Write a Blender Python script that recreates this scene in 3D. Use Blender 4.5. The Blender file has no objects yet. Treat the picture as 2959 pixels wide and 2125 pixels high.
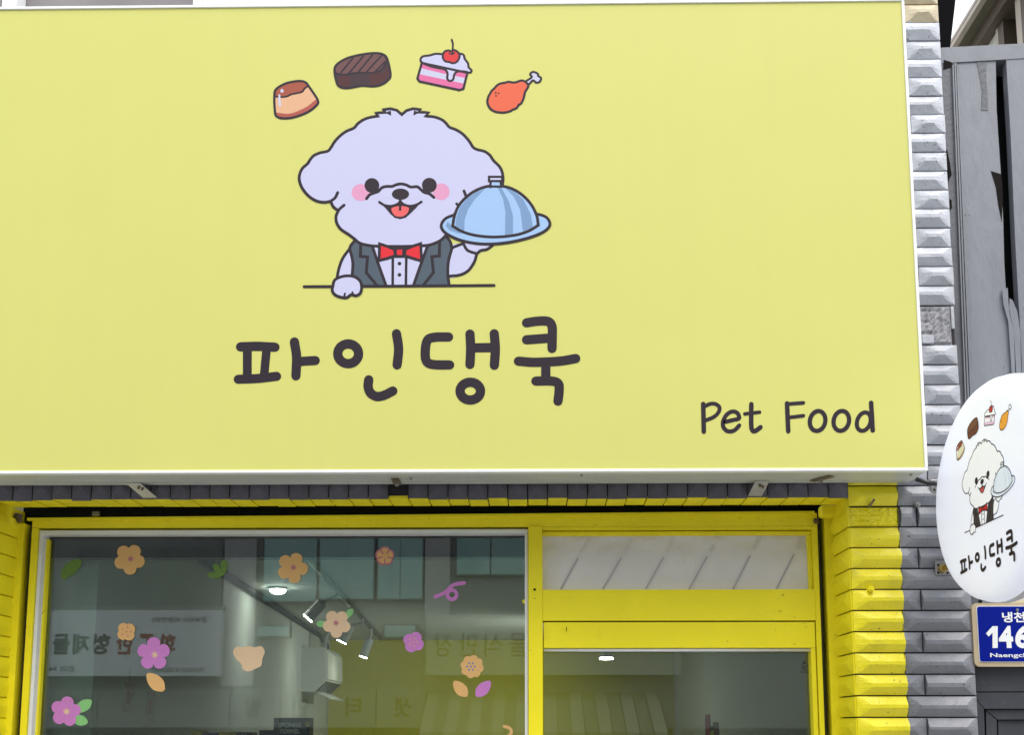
import bpy, bmesh, math, random
import numpy as np
from mathutils import Vector, Matrix
random.seed(7)
sc = bpy.context.scene
COL = sc.collection

# ------------------------------------------------------------------ camera
W, H = 2959.0, 2125.0
F, CX, CY = 3028.0, 1500.0, 1720.0          # focal length and principal point in photo pixels
PITCH = math.atan((2109 - CY) / F)
YAW = math.radians(0.8)
CAM = Vector((0.0, -3.03, 1.6))
cam_d = bpy.data.cameras.new("camera")
cam = bpy.data.objects.new("camera", cam_d)
COL.objects.link(cam)
cam.location = CAM
cam.rotation_euler = (math.pi / 2 + PITCH, 0, YAW)
cam_d.sensor_fit = 'HORIZONTAL'
cam_d.sensor_width = 36.0
cam_d.lens = F / W * 36.0
cam_d.shift_x = (W / 2 - CX) / W
cam_d.shift_y = (CY - H / 2) / W
cam_d.clip_start = 0.05
cam_d.clip_end = 500.0
sc.camera = cam

# ------------------------------------------------------------------ sky and sun (bright overcast)
SUN_EL, SUN_AZ = math.radians(62), math.radians(158)   # azimuth measured from +y towards +x
world = bpy.data.worlds.new("World")
sc.world = world
world.use_nodes = True
nt = world.node_tree
bg = nt.nodes['Background']
sky = nt.nodes.new('ShaderNodeTexSky')
sky.sky_type = 'NISHITA'
sky.sun_disc = False
sky.sun_elevation = SUN_EL
sky.sun_rotation = SUN_AZ
sky.dust_density = 7.0
sky.air_density = 1.0
sky.ozone_density = 1.0
hs = nt.nodes.new('ShaderNodeHueSaturation')
hs.inputs['Saturation'].default_value = 0.45
nt.links.new(sky.outputs[0], hs.inputs['Color'])
ov = nt.nodes.new('ShaderNodeMix'); ov.data_type = 'RGBA'      # even white cloud cover over the blue
ov.inputs['Factor'].default_value = 0.65
ov.inputs['B'].default_value = (5.6, 5.8, 6.2, 1)
nt.links.new(hs.outputs[0], ov.inputs['A'])
nt.links.new(ov.outputs['Result'], bg.inputs['Color'])
bg.inputs['Strength'].default_value = 0.15
sun_d = bpy.data.lights.new("sun", 'SUN')
sun_d.energy = 0.7
sun_d.angle = math.radians(40)
sun_d.color = (1.0, 0.96, 0.92)
sun = bpy.data.objects.new("sun", sun_d)
COL.objects.link(sun)
sdir = Vector((math.sin(SUN_AZ) * math.cos(SUN_EL), math.cos(SUN_AZ) * math.cos(SUN_EL), math.sin(SUN_EL)))
sun.rotation_euler = (-sdir).to_track_quat('-Z', 'Y').to_euler()
sc.view_settings.view_transform = 'Standard'
sc.view_settings.look = 'None'
sc.view_settings.gamma = 1.0
sc.view_settings.use_curve_mapping = False
sc.view_settings.exposure = 1.06
sc.render.engine = 'CYCLES'
sc.cycles.max_bounces = 8
sc.cycles.diffuse_bounces = 4
sc.cycles.glossy_bounces = 4
sc.cycles.transparent_max_bounces = 16
sc.cycles.sample_clamp_indirect = 4.0
sc.cycles.use_denoising = True

# ------------------------------------------------------------------ photo measurements -> metres
ROT = Matrix.Rotation(YAW, 3, 'Z') @ Matrix.Rotation(math.pi / 2 + PITCH, 3, 'X')
def ray(px, py):
    return ROT @ Vector(((px - CX) / F, -(py - CY) / F, -1.0))
def at(px, py, Y):
    d = ray(px, py)
    return CAM + d * ((Y - CAM.y) / d.y)
def atx(px, py, X):
    d = ray(px, py)
    return CAM + d * ((X - CAM.x) / d.x)
def atz(px, py, Z):
    d = ray(px, py)
    return CAM + d * ((Z - CAM.z) / d.z)
def px_x(px, py, Y): return at(px, py, Y).x
def px_z(px, py, Y): return at(px, py, Y).z

Y_SIGN = -0.16      # face of the big sign
Y_FRAME = 0.15      # face of the yellow shopfront frame
Y_GLASS = 0.20
Y_OPP = -8.2        # facade across the street
def opp(px, py):    # a point of the facade across the street, measured from its reflection in the window
    d = ray(px, py)
    p = CAM + d * ((Y_GLASS - CAM.y) / d.y)
    d.y = -d.y
    return p + d * ((Y_OPP - p.y) / d.y)

# ------------------------------------------------------------------ materials
def lin(r, g, b, k=1.0):
    def c(v):
        v /= 255.0
        return (v / 12.92 if v <= 0.04045 else ((v + 0.055) / 1.055) ** 2.4) * k
    return (c(r), c(g), c(b))
MATS = {}
def mat(name, col, rough=0.5, var=0.0, vscale=6.0, bump=0.0, bscale=60.0, metal=0.0, spec=0.5, coat=0.0, emit=None, estr=0.0, dirt=0.0, dirtcol=(0.08, 0.07, 0.06), dscale=9.0, stretch=None, chips=0.0, chipcol=(0.05, 0.045, 0.04), cscale=70.0):
    if name in MATS: return MATS[name]
    m = bpy.data.materials.new(name)
    m.use_nodes = True
    t = m.node_tree
    b = t.nodes['Principled BSDF']
    b.inputs['Roughness'].default_value = rough
    b.inputs['Metallic'].default_value = metal
    b.inputs['Specular IOR Level'].default_value = spec
    b.inputs['Coat Weight'].default_value = coat
    geo = t.nodes.new('ShaderNodeNewGeometry')
    src = geo.outputs['Position']
    if stretch:
        mp = t.nodes.new('ShaderNodeMapping')
        mp.inputs['Scale'].default_value = stretch
        t.links.new(src, mp.inputs['Vector']); src = mp.outputs[0]
    rgb = t.nodes.new('ShaderNodeRGB')
    rgb.outputs[0].default_value = (*col, 1)
    out = rgb.outputs[0]
    if var > 0:
        n = t.nodes.new('ShaderNodeTexNoise'); n.inputs['Scale'].default_value = vscale; n.inputs['Detail'].default_value = 5
        t.links.new(src, n.inputs['Vector'])
        mr = t.nodes.new('ShaderNodeMapRange'); mr.inputs[1].default_value = 0.25; mr.inputs[2].default_value = 0.75
        mr.inputs[3].default_value = 1 - var; mr.inputs[4].default_value = 1 + var
        t.links.new(n.outputs['Fac'], mr.inputs[0])
        mx = t.nodes.new('ShaderNodeMix'); mx.data_type = 'RGBA'; mx.blend_type = 'MULTIPLY'; mx.inputs['Factor'].default_value = 1
        t.links.new(out, mx.inputs['A']); t.links.new(mr.outputs[0], mx.inputs['B']); out = mx.outputs['Result']
    if dirt > 0:
        n = t.nodes.new('ShaderNodeTexNoise'); n.inputs['Scale'].default_value = dscale; n.inputs['Detail'].default_value = 8; n.inputs['Roughness'].default_value = 0.7
        t.links.new(src, n.inputs['Vector'])
        mr = t.nodes.new('ShaderNodeMapRange'); mr.inputs[1].default_value = 0.58; mr.inputs[2].default_value = 0.75
        mr.inputs[3].default_value = 0; mr.inputs[4].default_value = dirt
        t.links.new(n.outputs['Fac'], mr.inputs[0])
        mx = t.nodes.new('ShaderNodeMix'); mx.data_type = 'RGBA'
        mx.inputs['B'].default_value = (*dirtcol, 1)
        t.links.new(mr.outputs[0], mx.inputs['Factor']); t.links.new(out, mx.inputs['A']); out = mx.outputs['Result']
    if chips > 0:                                # small flakes and specks
        n = t.nodes.new('ShaderNodeTexNoise'); n.inputs['Scale'].default_value = cscale; n.inputs['Detail'].default_value = 2
        t.links.new(geo.outputs['Position'], n.inputs['Vector'])
        n2 = t.nodes.new('ShaderNodeTexNoise'); n2.inputs['Scale'].default_value = 5.0
        t.links.new(geo.outputs['Position'], n2.inputs['Vector'])
        mu = t.nodes.new('ShaderNodeMath'); mu.operation = 'MULTIPLY_ADD'; mu.inputs[1].default_value = 0.35
        t.links.new(n2.outputs['Fac'], mu.inputs[0]); t.links.new(n.outputs['Fac'], mu.inputs[2])
        mr = t.nodes.new('ShaderNodeMapRange'); mr.inputs[1].default_value = 0.93; mr.inputs[2].default_value = 0.96
        mr.inputs[3].default_value = 0; mr.inputs[4].default_value = chips
        t.links.new(mu.outputs[0], mr.inputs[0])
        mx = t.nodes.new('ShaderNodeMix'); mx.data_type = 'RGBA'; mx.inputs['B'].default_value = (*chipcol, 1)
        t.links.new(mr.outputs[0], mx.inputs['Factor']); t.links.new(out, mx.inputs['A']); out = mx.outputs['Result']
    t.links.new(out, b.inputs['Base Color'])
    if bump > 0:
        n = t.nodes.new('ShaderNodeTexNoise'); n.inputs['Scale'].default_value = bscale; n.inputs['Detail'].default_value = 6
        t.links.new(src, n.inputs['Vector'])
        bp = t.nodes.new('ShaderNodeBump'); bp.inputs['Strength'].default_value = 1.0; bp.inputs['Distance'].default_value = bump
        t.links.new(n.outputs['Fac'], bp.inputs['Height']); t.links.new(bp.outputs[0], b.inputs['Normal'])
    if emit:
        b.inputs['Emission Color'].default_value = (*emit, 1)
        b.inputs['Emission Strength'].default_value = estr
    MATS[name] = m
    return m

YEL = (0.86, 0.75, 0.018)
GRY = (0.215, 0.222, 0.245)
M_frame = mat('yellow_paint', YEL, 0.45, spec=0.3, var=0.06, vscale=5, bump=0.0006, bscale=35, dirt=0.16, dirtcol=(0.25, 0.2, 0.02), dscale=14, chips=0.4, chipcol=(0.14, 0.10, 0.02))
M_plaster = mat('yellow_plaster', YEL, 0.5, spec=0.3, var=0.08, vscale=9, bump=0.003, bscale=30, dirt=0.3, dirtcol=(0.22, 0.17, 0.02), dscale=7, chips=0.8, chipcol=(0.10, 0.07, 0.02))
M_white = mat('white_frame', (0.84, 0.86, 0.87), 0.35, var=0.03)
M_alu = mat('aluminium_casing', (0.60, 0.63, 0.60), 0.38, var=0.09, vscale=4, metal=0.15, dirt=0.25, dirtcol=(0.30, 0.29, 0.24), dscale=5, stretch=(1, 3, 3), chips=0.5)
M_steel = mat('bare_steel', (0.34, 0.34, 0.32), 0.35, var=0.12, vscale=40, metal=0.8, dirt=0.4, dirtcol=(0.2, 0.11, 0.05), dscale=60)
M_rust = mat('rusty_steel', (0.22, 0.18, 0.13), 0.5, var=0.2, vscale=60, metal=0.6)
M_black = mat('black_channel', (0.010, 0.012, 0.012), 0.5, var=0.3, vscale=20, spec=0.15)
M_rubber = mat('dark_rubber', (0.015, 0.02, 0.018), 0.3)
M_trim = mat('pale_trim', (0.70, 0.72, 0.72), 0.4, var=0.04, dirt=0.15, dscale=20)
M_mortar = mat('mortar_joint', (0.03, 0.027, 0.032), 0.9, var=0.3, vscale=30, bump=0.002, bscale=90)
M_rawmortar = mat('bare_mortar_grey', (0.30, 0.30, 0.32), 0.7, var=0.25, vscale=35, bump=0.004, bscale=120)
M_lintel = mat('dark_grey_tile_paint', (0.105, 0.10, 0.125), 0.4, var=0.15, vscale=12, bump=0.001, bscale=60)
M_lintel_y = mat('yellow_soffit_paint', YEL, 0.42, var=0.10, vscale=14, bump=0.001, bscale=60)
M_clad = mat('weathered_grey_paint', (0.205, 0.217, 0.243), 0.42, var=0.18, vscale=4, bump=0.0025, bscale=40, dirt=0.6, dirtcol=(0.13, 0.13, 0.145), dscale=4, stretch=(1.5, 1, 0.4), chips=0.6)
M_cladk = mat('dark_weathered_grey_paint', (0.115, 0.12, 0.138), 0.4, var=0.2, vscale=9, bump=0.0015, bscale=80, dirt=0.4, dirtcol=(0.30, 0.30, 0.32), dscale=8)
M_torn = mat('old_brown_layer', (0.012, 0.010, 0.009), 0.8, var=0.3, vscale=30, spec=0.08)
M_panel = mat('charcoal_door_paint', (0.055, 0.058, 0.068), 0.38, var=0.15, vscale=12, bump=0.001, bscale=60, dirt=0.3, dirtcol=(0.14, 0.14, 0.15), dscale=25)
M_dark = mat('dark_void', (0.006, 0.006, 0.007), 0.9, spec=0.05)
M_cream = mat('cream_tile', (0.60, 0.52, 0.36), 0.4, var=0.08, vscale=15)

def flat(name, col, rough=0.42, **k):
    return mat(name, col, rough, **k)

# pier paint: yellow left of the paint line, grey right of it, unpainted cream on top
def pier_paint(xline, ztop):
    m = bpy.data.materials.new('two_tone_tile_paint'); m.use_nodes = True
    t = m.node_tree; b = t.nodes['Principled BSDF']
    geo = t.nodes.new('ShaderNodeNewGeometry')
    sep = t.nodes.new('ShaderNodeSeparateXYZ'); t.links.new(geo.outputs['Position'], sep.inputs[0])
    def noise(scale, detail=4):
        n = t.nodes.new('ShaderNodeTexNoise'); n.inputs['Scale'].default_value = scale; n.inputs['Detail'].default_value = detail
        t.links.new(geo.outputs['Position'], n.inputs['Vector']); return n.outputs['Fac']
    def math_(op, a, bb):
        n = t.nodes.new('ShaderNodeMath'); n.operation = op
        for i, v in enumerate((a, bb)):
            if isinstance(v, (int, float)): n.inputs[i].default_value = v
            else: t.links.new(v, n.inputs[i])
        return n.outputs[0]
    def mix(f, a, bb, blend='MIX'):
        n = t.nodes.new('ShaderNodeMix'); n.data_type = 'RGBA'; n.blend_type = blend
        for key, v in (('Factor', f), ('A', a), ('B', bb)):
            if isinstance(v, tuple): n.inputs[key].default_value = (*v, 1)
            elif isinstance(v, (int, float)): n.inputs[key].default_value = v
            else: t.links.new(v, n.inputs[key])
        return n.outputs['Result']
    def mrange(v, a, bb, c, d):
        n = t.nodes.new('ShaderNodeMapRange'); t.links.new(v, n.inputs[0])
        for i, q in enumerate((a, bb, c, d)): n.inputs[i + 1].default_value = q
        return n.outputs[0]
    wob = math_('MULTIPLY', math_('SUBTRACT', noise(60, 6), 0.5), 0.009)
    isgrey = math_('GREATER_THAN', math_('ADD', sep.outputs[0], wob), xline)
    wob2 = math_('MULTIPLY', math_('SUBTRACT', noise(25), 0.5), 0.02)
    iscream = math_('GREATER_THAN', math_('ADD', sep.outputs[2], wob2), ztop)
    # the grey colour turns gradually paler higher up the pier
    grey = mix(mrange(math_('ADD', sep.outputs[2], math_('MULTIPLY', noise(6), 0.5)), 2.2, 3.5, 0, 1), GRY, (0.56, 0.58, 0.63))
    grey = mix(mrange(noise(70, 8), 0.62, 0.74, 0, 0.45), grey, (0.10, 0.10, 0.11))
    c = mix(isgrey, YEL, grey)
    c = mix(mrange(math_('ADD', noise(95, 2), math_('MULTIPLY', noise(6), 0.3)), 0.86, 0.89, 0, 0.75), c, (0.06, 0.05, 0.04))
    c = mix(mrange(noise(9, 8), 0.58, 0.75, 0, 0.22), c, (0.16, 0.13, 0.05))
    c = mix(iscream, c, (0.58, 0.50, 0.34))
    c = mix(1.0, c, mrange(noise(14), 0.25, 0.75, 0.9, 1.08), 'MULTIPLY')
    t.links.new(c, b.inputs['Base Color'])
    t.links.new(mrange(noise(20), 0.3, 0.7, 0.28, 0.5), b.inputs['Roughness'])
    bp = t.nodes.new('ShaderNodeBump'); bp.inputs['Distance'].default_value = 0.0034
    nz = math_('ADD', noise(38, 6), math_('MULTIPLY', noise(160, 3), 0.2))
    t.links.new(nz, bp.inputs['Height']); t.links.new(bp.outputs[0], b.inputs['Normal'])
    return m

def glass_mat(name, tint, ior=1.6, rough=0.0):
    m = bpy.data.materials.new(name); m.use_nodes = True
    t = m.node_tree; t.nodes.clear()
    o = t.nodes.new('ShaderNodeOutputMaterial'); mx = t.nodes.new('ShaderNodeMixShader')
    fr = t.nodes.new('ShaderNodeFresnel'); fr.inputs['IOR'].default_value = ior
    tr = t.nodes.new('ShaderNodeBsdfTransparent'); tr.inputs['Color'].default_value = (*tint, 1)
    gl = t.nodes.new('ShaderNodeBsdfGlossy'); gl.inputs['Roughness'].default_value = rough
    gl.inputs['Color'].default_value = (0.95, 1.0, 0.98, 1)
    t.links.new(fr.outputs[0], mx.inputs[0]); t.links.new(tr.outputs[0], mx.inputs[1]); t.links.new(gl.outputs[0], mx.inputs[2])
    df = t.nodes.new('ShaderNodeBsdfDiffuse'); df.inputs['Color'].default_value = (.75, .80, .74, 1)   # film of dust on the pane
    geo = t.nodes.new('ShaderNodeNewGeometry'); n = t.nodes.new('ShaderNodeTexNoise'); n.inputs['Scale'].default_value = 3.0; n.inputs['Detail'].default_value = 6
    mr = t.nodes.new('ShaderNodeMapRange'); mr.inputs[1].default_value = .3; mr.inputs[2].default_value = .7; mr.inputs[3].default_value = .006; mr.inputs[4].default_value = .024
    t.links.new(geo.outputs['Position'], n.inputs['Vector']); t.links.new(n.outputs['Fac'], mr.inputs[0])
    m2 = t.nodes.new('ShaderNodeMixShader'); t.links.new(mr.outputs[0], m2.inputs[0]); t.links.new(mx.outputs[0], m2.inputs[1]); t.links.new(df.outputs[0], m2.inputs[2])
    t.links.new(m2.outputs[0], o.inputs['Surface'])
    return m
M_glass = glass_mat('window_glass', (0.85, 0.93, 0.88), 1.78)

# ------------------------------------------------------------------ mesh helpers
class MB:
    def __init__(self): self.v = []; self.f = []; self.mi = []; self.mats = []
    def slot(self, m):
        if m not in self.mats: self.mats.append(m)
        return self.mats.index(m)
    def add(self, vs, fs, m=None):
        n = len(self.v); self.v += [tuple(p) for p in vs]
        for f in fs:
            self.f.append(tuple(i + n for i in f)); self.mi.append(self.slot(m) if m else 0)
        return self
    def box(self, x0, x1, y0, y1, z0, z1, m=None, bev=0.0):
        x0, x1 = sorted((x0, x1)); y0, y1 = sorted((y0, y1)); z0, z1 = sorted((z0, z1))
        if bev <= 0:
            return self.add([(x0, y0, z0), (x1, y0, z0), (x1, y1, z0), (x0, y1, z0), (x0, y0, z1), (x1, y0, z1), (x1, y1, z1), (x0, y1, z1)],
                            [(3, 2, 1, 0), (4, 5, 6, 7), (0, 1, 5, 4), (1, 2, 6, 5), (2, 3, 7, 6), (3, 0, 4, 7)], m)
        bm = bmesh.new(); bmesh.ops.create_cube(bm, size=1)
        for v in bm.verts:
            v.co = Vector(((x0 + x1) / 2 + v.co.x * (x1 - x0), (y0 + y1) / 2 + v.co.y * (y1 - y0), (z0 + z1) / 2 + v.co.z * (z1 - z0)))
        bmesh.ops.bevel(bm, geom=list(bm.edges), offset=bev, segments=2, profile=0.5, affect='EDGES')
        bm.verts.index_update()
        self.add([v.co[:] for v in bm.verts], [[v.index for v in f.verts] for f in bm.faces], m)
        bm.free(); return self
    def prism(self, pts, d, m=None):
        """extrude a planar loop of 3-D points by the vector d"""
        n = len(pts); d = Vector(d)
        vs = [Vector(p) for p in pts] + [Vector(p) + d for p in pts]
        fs = [tuple(range(n)), tuple(reversed(range(n, 2 * n)))] + [(i, (i + 1) % n, n + (i + 1) % n, n + i) for i in range(n)]
        return self.add(vs, fs, m)
    def tube(self, pts, r, m=None, seg=10, cap=True):
        pts = [Vector(p) for p in pts]; n = len(pts); rr = r if isinstance(r, (list, tuple)) else [r] * n
        vs = []; fs = []
        up = Vector((0.13, 0.31, 0.94))
        for i, p in enumerate(pts):
            t = (pts[min(i + 1, n - 1)] - pts[max(i - 1, 0)]).normalized()
            a = t.cross(up).normalized(); b = t.cross(a)
            for k in range(seg):
                an = 2 * math.pi * k / seg
                vs.append(p + (a * math.cos(an) + b * math.sin(an)) * rr[i])
        for i in range(n - 1):
            for k in range(seg):
                fs.append((i * seg + k, i * seg + (k + 1) % seg, (i + 1) * seg + (k + 1) % seg, (i + 1) * seg + k))
        if cap: fs += [tuple(reversed(range(seg))), tuple(range((n - 1) * seg, n * seg))]
        return self.add(vs, fs, m)
    def build(self, name, m=None, parent=None, smooth=False, loc=None):
        me = bpy.data.meshes.new(name)
        me.from_pydata(self.v, [], self.f)
        if m: me.materials.append(m)
        for q in self.mats: me.materials.append(q)
        if self.mats and not m:
            for p, i in zip(me.polygons, self.mi): p.material_index = i
        bm = bmesh.new(); bm.from_mesh(me); bmesh.ops.recalc_face_normals(bm, faces=bm.faces); bm.to_mesh(me); bm.free()
        if smooth:
            for p in me.polygons: p.use_smooth = True
        me.update()
        o = bpy.data.objects.new(name, me); COL.objects.link(o)
        if loc: o.location = loc
        if parent: o.parent = parent
        return o
def tag(o, label=None, cat=None, group=None, kind=None):
    if label: o['label'] = label
    if cat: o['category'] = cat
    if group: o['group'] = group
    if kind: o['kind'] = kind
    return o
def empty(name, loc=(0, 0, 0)):
    o = bpy.data.objects.new(name, None); COL.objects.link(o)
    o.empty_display_size = 0.1
    o.location = loc
    return o
def thing(name, label, cat, group=None):
    return tag(empty(name), label, cat, group)
def part(parent, name, m, fn, smooth=False):
    b = MB(); fn(b); return b.build(name, m, parent, smooth)
def bxp(parent, name, m, *a, bev=0.0):
    return MB().box(*a, bev=bev).build(name, m, parent)

# text: outlines of the built-in font, mapped onto a plane
def text_polys(s, size=1.0, bold=0.0):
    cu = bpy.data.curves.new('t', 'FONT'); cu.body = s; cu.size = size; cu.offset = bold; cu.resolution_u = 4
    cu.align_x = 'CENTER'; cu.align_y = 'CENTER'; cu.fill_mode = 'FRONT'
    o = bpy.data.objects.new('t', cu); COL.objects.link(o)
    dg = bpy.context.evaluated_depsgraph_get()
    me = bpy.data.meshes.new_from_object(o.evaluated_get(dg))
    vs = [(v.co.x, v.co.y) for v in me.vertices]; fs = [tuple(p.vertices) for p in me.polygons]
    bpy.data.objects.remove(o); bpy.data.curves.remove(cu); bpy.data.meshes.remove(me)
    return vs, fs
def text_on(mb, s, org, u, v, size, m, bold=0.0, fit_w=None, fit_h=None):
    vs, fs = text_polys(s, size, bold)
    if not vs: return
    xs = [p[0] for p in vs]; ys = [p[1] for p in vs]
    kx = fit_w / (max(xs) - min(xs)) if fit_w else 1
    ky = fit_h / (max(ys) - min(ys)) if fit_h else kx
    if not fit_w: kx = ky
    mx, my = (max(xs) + min(xs)) / 2, (max(ys) + min(ys)) / 2
    org, u, v = Vector(org), Vector(u), Vector(v)
    mb.add([org + u * ((p[0] - mx) * kx) + v * ((p[1] - my) * ky) for p in vs], fs, m)

# 2-D drawing helpers (print on the signs and stickers)
def spline(pts, closed=False, n=6):
    P = [np.array(p, float) for p in pts]; out = []
    N = len(P); rng = N if closed else N - 1
    for i in range(rng):
        p1, p2 = P[i], P[(i + 1) % N]
        p0 = P[(i - 1) % N] if closed or i > 0 else 2 * p1 - p2
        p3 = P[(i + 2) % N] if closed or i + 2 < N else 2 * p2 - p1
        for k in range(n):
            t = k / n
            out.append(0.5 * ((2 * p1) + (-p0 + p2) * t + (2 * p0 - 5 * p1 + 4 * p2 - p3) * t * t + (-p0 + 3 * p1 - 3 * p2 + p3) * t ** 3))
    if not closed: out.append(P[-1])
    return [tuple(p) for p in out]
def ell(cx, cy, rx, ry=None, rot=0, n=28, wob=None):
    ry = ry or rx; c, s = math.cos(rot), math.sin(rot); o = []
    for k in range(n):
        a = 2 * math.pi * k / n; r = wob(a) if wob else 1
        x, y = rx * r * math.cos(a), ry * r * math.sin(a)
        o.append((cx + x * c - y * s, cy + x * s + y * c))
    return o
def stroke(pts, w, closed=False):
    """outline polygon strips of a round-ended stroke: list of (verts, faces)"""
    P = [np.array(p, float) for p in pts]
    Q = [P[0]]
    for p in P[1:]:
        if np.linalg.norm(p - Q[-1]) > 1e-6: Q.append(p)
    if closed and np.linalg.norm(Q[0] - Q[-1]) < 1e-6: Q.pop()
    N = len(Q); L = []; R = []
    for i in range(N):
        a = Q[(i - 1) % N] if closed or i > 0 else None
        b = Q[(i + 1) % N] if closed or i < N - 1 else None
        d1 = (Q[i] - a) / np.linalg.norm(Q[i] - a) if a is not None else None
        d2 = (b - Q[i]) / np.linalg.norm(b - Q[i]) if b is not None else None
        if d1 is None: d1 = d2
        if d2 is None: d2 = d1
        d = d1 + d2; l = np.linalg.norm(d)
        d = d / l if l > 1e-3 else d1
        nrm = np.array([-d[1], d[0]]); c = max(0.62, float(np.dot(d, d2)))
        L.append(Q[i] + nrm * w / 2 / c); R.append(Q[i] - nrm * w / 2 / c)
    vs = L + R
    fs = [(i, (i + 1) % N, N + (i + 1) % N, N + i) for i in range(N if closed else N - 1)]
    if not closed:
        for end, s in ((0, -1), (N - 1, 1)):
            d = (Q[1] - Q[0]) if end == 0 else (Q[-1] - Q[-2]); d = d / np.linalg.norm(d)
            nrm = np.array([-d[1], d[0]]); ids = []
            for k in range(1, 6):
                an = math.pi * k / 6
                vs.append(Q[end] + nrm * math.cos(an) * w / 2 + s * d * math.sin(an) * w / 2); ids.append(len(vs) - 1)
            fs.append(tuple([end] + ids + [N + end]))
    return [tuple(v) for v in vs], fs

def obj_copy(o, parent=None, **kw):
    c = o.copy(); COL.objects.link(c); c.parent = parent
    return c

# ------------------------------------------------------------------ printed artwork, in photo pixels of the big sign
def A1(*p): return [(760 + x / 2.577, 80 + y / 2.577) for x, y in p]       # food row
def A2(*p): return [(800 + x / 2.7, 280 + y / 2.7) for x, y in p]          # dog
def A3(*p): return [(640 + x / 2.1, 880 + y / 2.1) for x, y in p]          # shop name
def A4(*p): return [(1980 + x / 3.78, 1120 + y / 3.78) for x, y in p]      # second line
def fill(c, pts, sm=True): return ('f', c, spline(pts, True) if sm else pts)
def line(w, pts, closed=False, sm=True, c='ink'): return ('l', c, (spline(pts, closed) if sm else pts), w, closed)
def disc(c, p, r, ry=None, rot=0): return ('f', c, ell(p[0][0], p[0][1], r, ry, rot))
LW = 8.6
pud = A1((85,510),(98,458),(170,415),(262,397),(315,406),(345,442),(408,540),(396,580),(330,630),(230,667),(150,675),(102,660),(89,620))
ART = {}
ART['printed_pudding'] = [fill('peach', pud),
    fill('caramel', A1((89,512),(98,458),(170,415),(262,397),(315,406),(332,436),(310,455),(290,480),(245,489),(210,496),(180,511),(140,516))),
    fill('base', A1((98,632),(200,640),(320,592),(388,540),(406,545),(396,580),(330,630),(230,667),(150,675),(102,660))),
    line(5.5, A1((89,512),(140,516),(180,511),(210,496),(250,488),(290,478),(310,453),(332,436))),
    line(6, A1((122,503),(123,540),(127,580)), c='white'), disc('white', A1((142,470)), 4.6, 5.6),
    line(LW - 1.6, pud, True)]
stk = A1((533,312),(560,265),(640,222),(760,195),(840,189),(893,198),(925,232),(950,350),(928,392),(880,424),(820,436),(740,431),(690,440),(620,450),(570,438),(548,405))
ART['printed_steak'] = [fill('steak', stk), fill('steakside', A1((560,372),(640,360),(648,428),(600,440),(568,425))), fill('steakside', A1((800,345),(880,338),(938,300),(940,350),(915,385),(865,415),(805,422))),
    fill('steaktop', A1((542,312),(570,268),(650,226),(760,203),(848,198),(898,214),(914,250),(890,300),(840,330),(780,333),(700,333),(620,346),(560,340)))] + \
    [line(5.0, A1(*p), sm=False) for p in (((580,335),(668,228)),((642,338),(748,210)),((708,333),(815,203)),((770,330),(882,208)),((832,330),(915,248)))] + \
    [line(5.5, A1((538,338),(600,350),(700,335),(820,335),(885,308),(925,245))), line(LW - 1.6, stk, True)]
crm = A1((1173,240),(1190,214),(1240,206),(1285,194),(1340,196),(1420,192),(1488,198),(1503,232),(1526,265),(1532,295),(1553,318),(1540,334),(1500,326),(1450,325),(1425,348),(1416,384),(1392,397),(1372,378),(1374,338),(1352,310),(1300,299),(1240,284),(1190,262))
ck = A1((1183,262),(1150,378),(1165,400),(1462,464),(1492,455),(1522,335))
chy = A1((1338,215),(1350,180),(1380,168),(1400,175),(1425,166),(1455,185),(1464,215),(1445,252),(1415,264),(1385,255),(1355,248))
ART['printed_cake'] = [fill('pink', ck, False), fill('white', A1((1174,300),(1380,350),(1508,374),(1498,416),(1350,385),(1160,344)), False),
    fill('dogwhite', crm), line(LW - 1.6, ck, True, False), line(LW - 2, crm, True), fill('cherry', chy), line(LW - 2.4, chy, True),
    line(5.6, A1((1405,88),(1414,120),(1410,190))), line(4, A1((1385,188),(1405,198),(1425,188)))]
chk = A1((1672,560),(1676,520),(1690,492),(1703,470),(1722,452),(1748,425),(1775,414),(1800,410),(1830,403),(1862,408),(1890,404),(1930,393),(1966,413),(1974,440),(1952,478),(1942,520),(1925,560),(1905,575),(1888,598),(1860,610),(1840,622),(1790,632),(1730,625),(1692,602))
bon = A1((1950,405),(2000,370),(1990,345),(2012,329),(2045,342),(2050,360),(2070,373),(2062,400),(2034,408),(2010,392),(1975,424))
ART['printed_drumstick'] = [fill('white', bon), line(LW - 2.2, bon, True), fill('orange', chk), line(LW - 1.8, chk, True)] + [disc('ink', A1(p), 2.6) for p in ((1733,485),(1755,488),(1735,507))]

head_top = [(420,815),(370,823),(310,812),(250,775),(200,715),(176,650),(180,600),(202,556),(240,522),(262,488),(290,458),(335,438),(395,424),(420,400),(450,352),(490,308),(540,270),(602,243),(628,213),(670,182),(720,162),(790,150)]
tuft = [(790,150),(775,127),(800,124),(843,122),(834,100),(885,92),(935,104),(975,138),(1012,107),(1062,92),(1118,99),(1108,120),(1150,120),(1182,123),(1160,150)]
head_r = [(1160,150),(1230,157),(1290,180),(1325,212),(1348,237),(1400,258),(1452,292),(1500,345),(1530,392),(1562,411),(1620,426),(1662,456),(1690,497),(1735,542),(1757,585),(1765,640),(1758,700)]
chin = [(1320,1080),(1275,1122),(1200,1154),(1130,1163),(960,1168),(790,1166),(720,1160),(650,1143),(605,1108),(560,1074),(502,1035),(470,990),(462,935),(482,885)]
dog_head = spline(A2(*head_top), False) + A2(*tuft) + spline(A2(*head_r), False)
chin_s = spline(A2(*chin), False)
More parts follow.
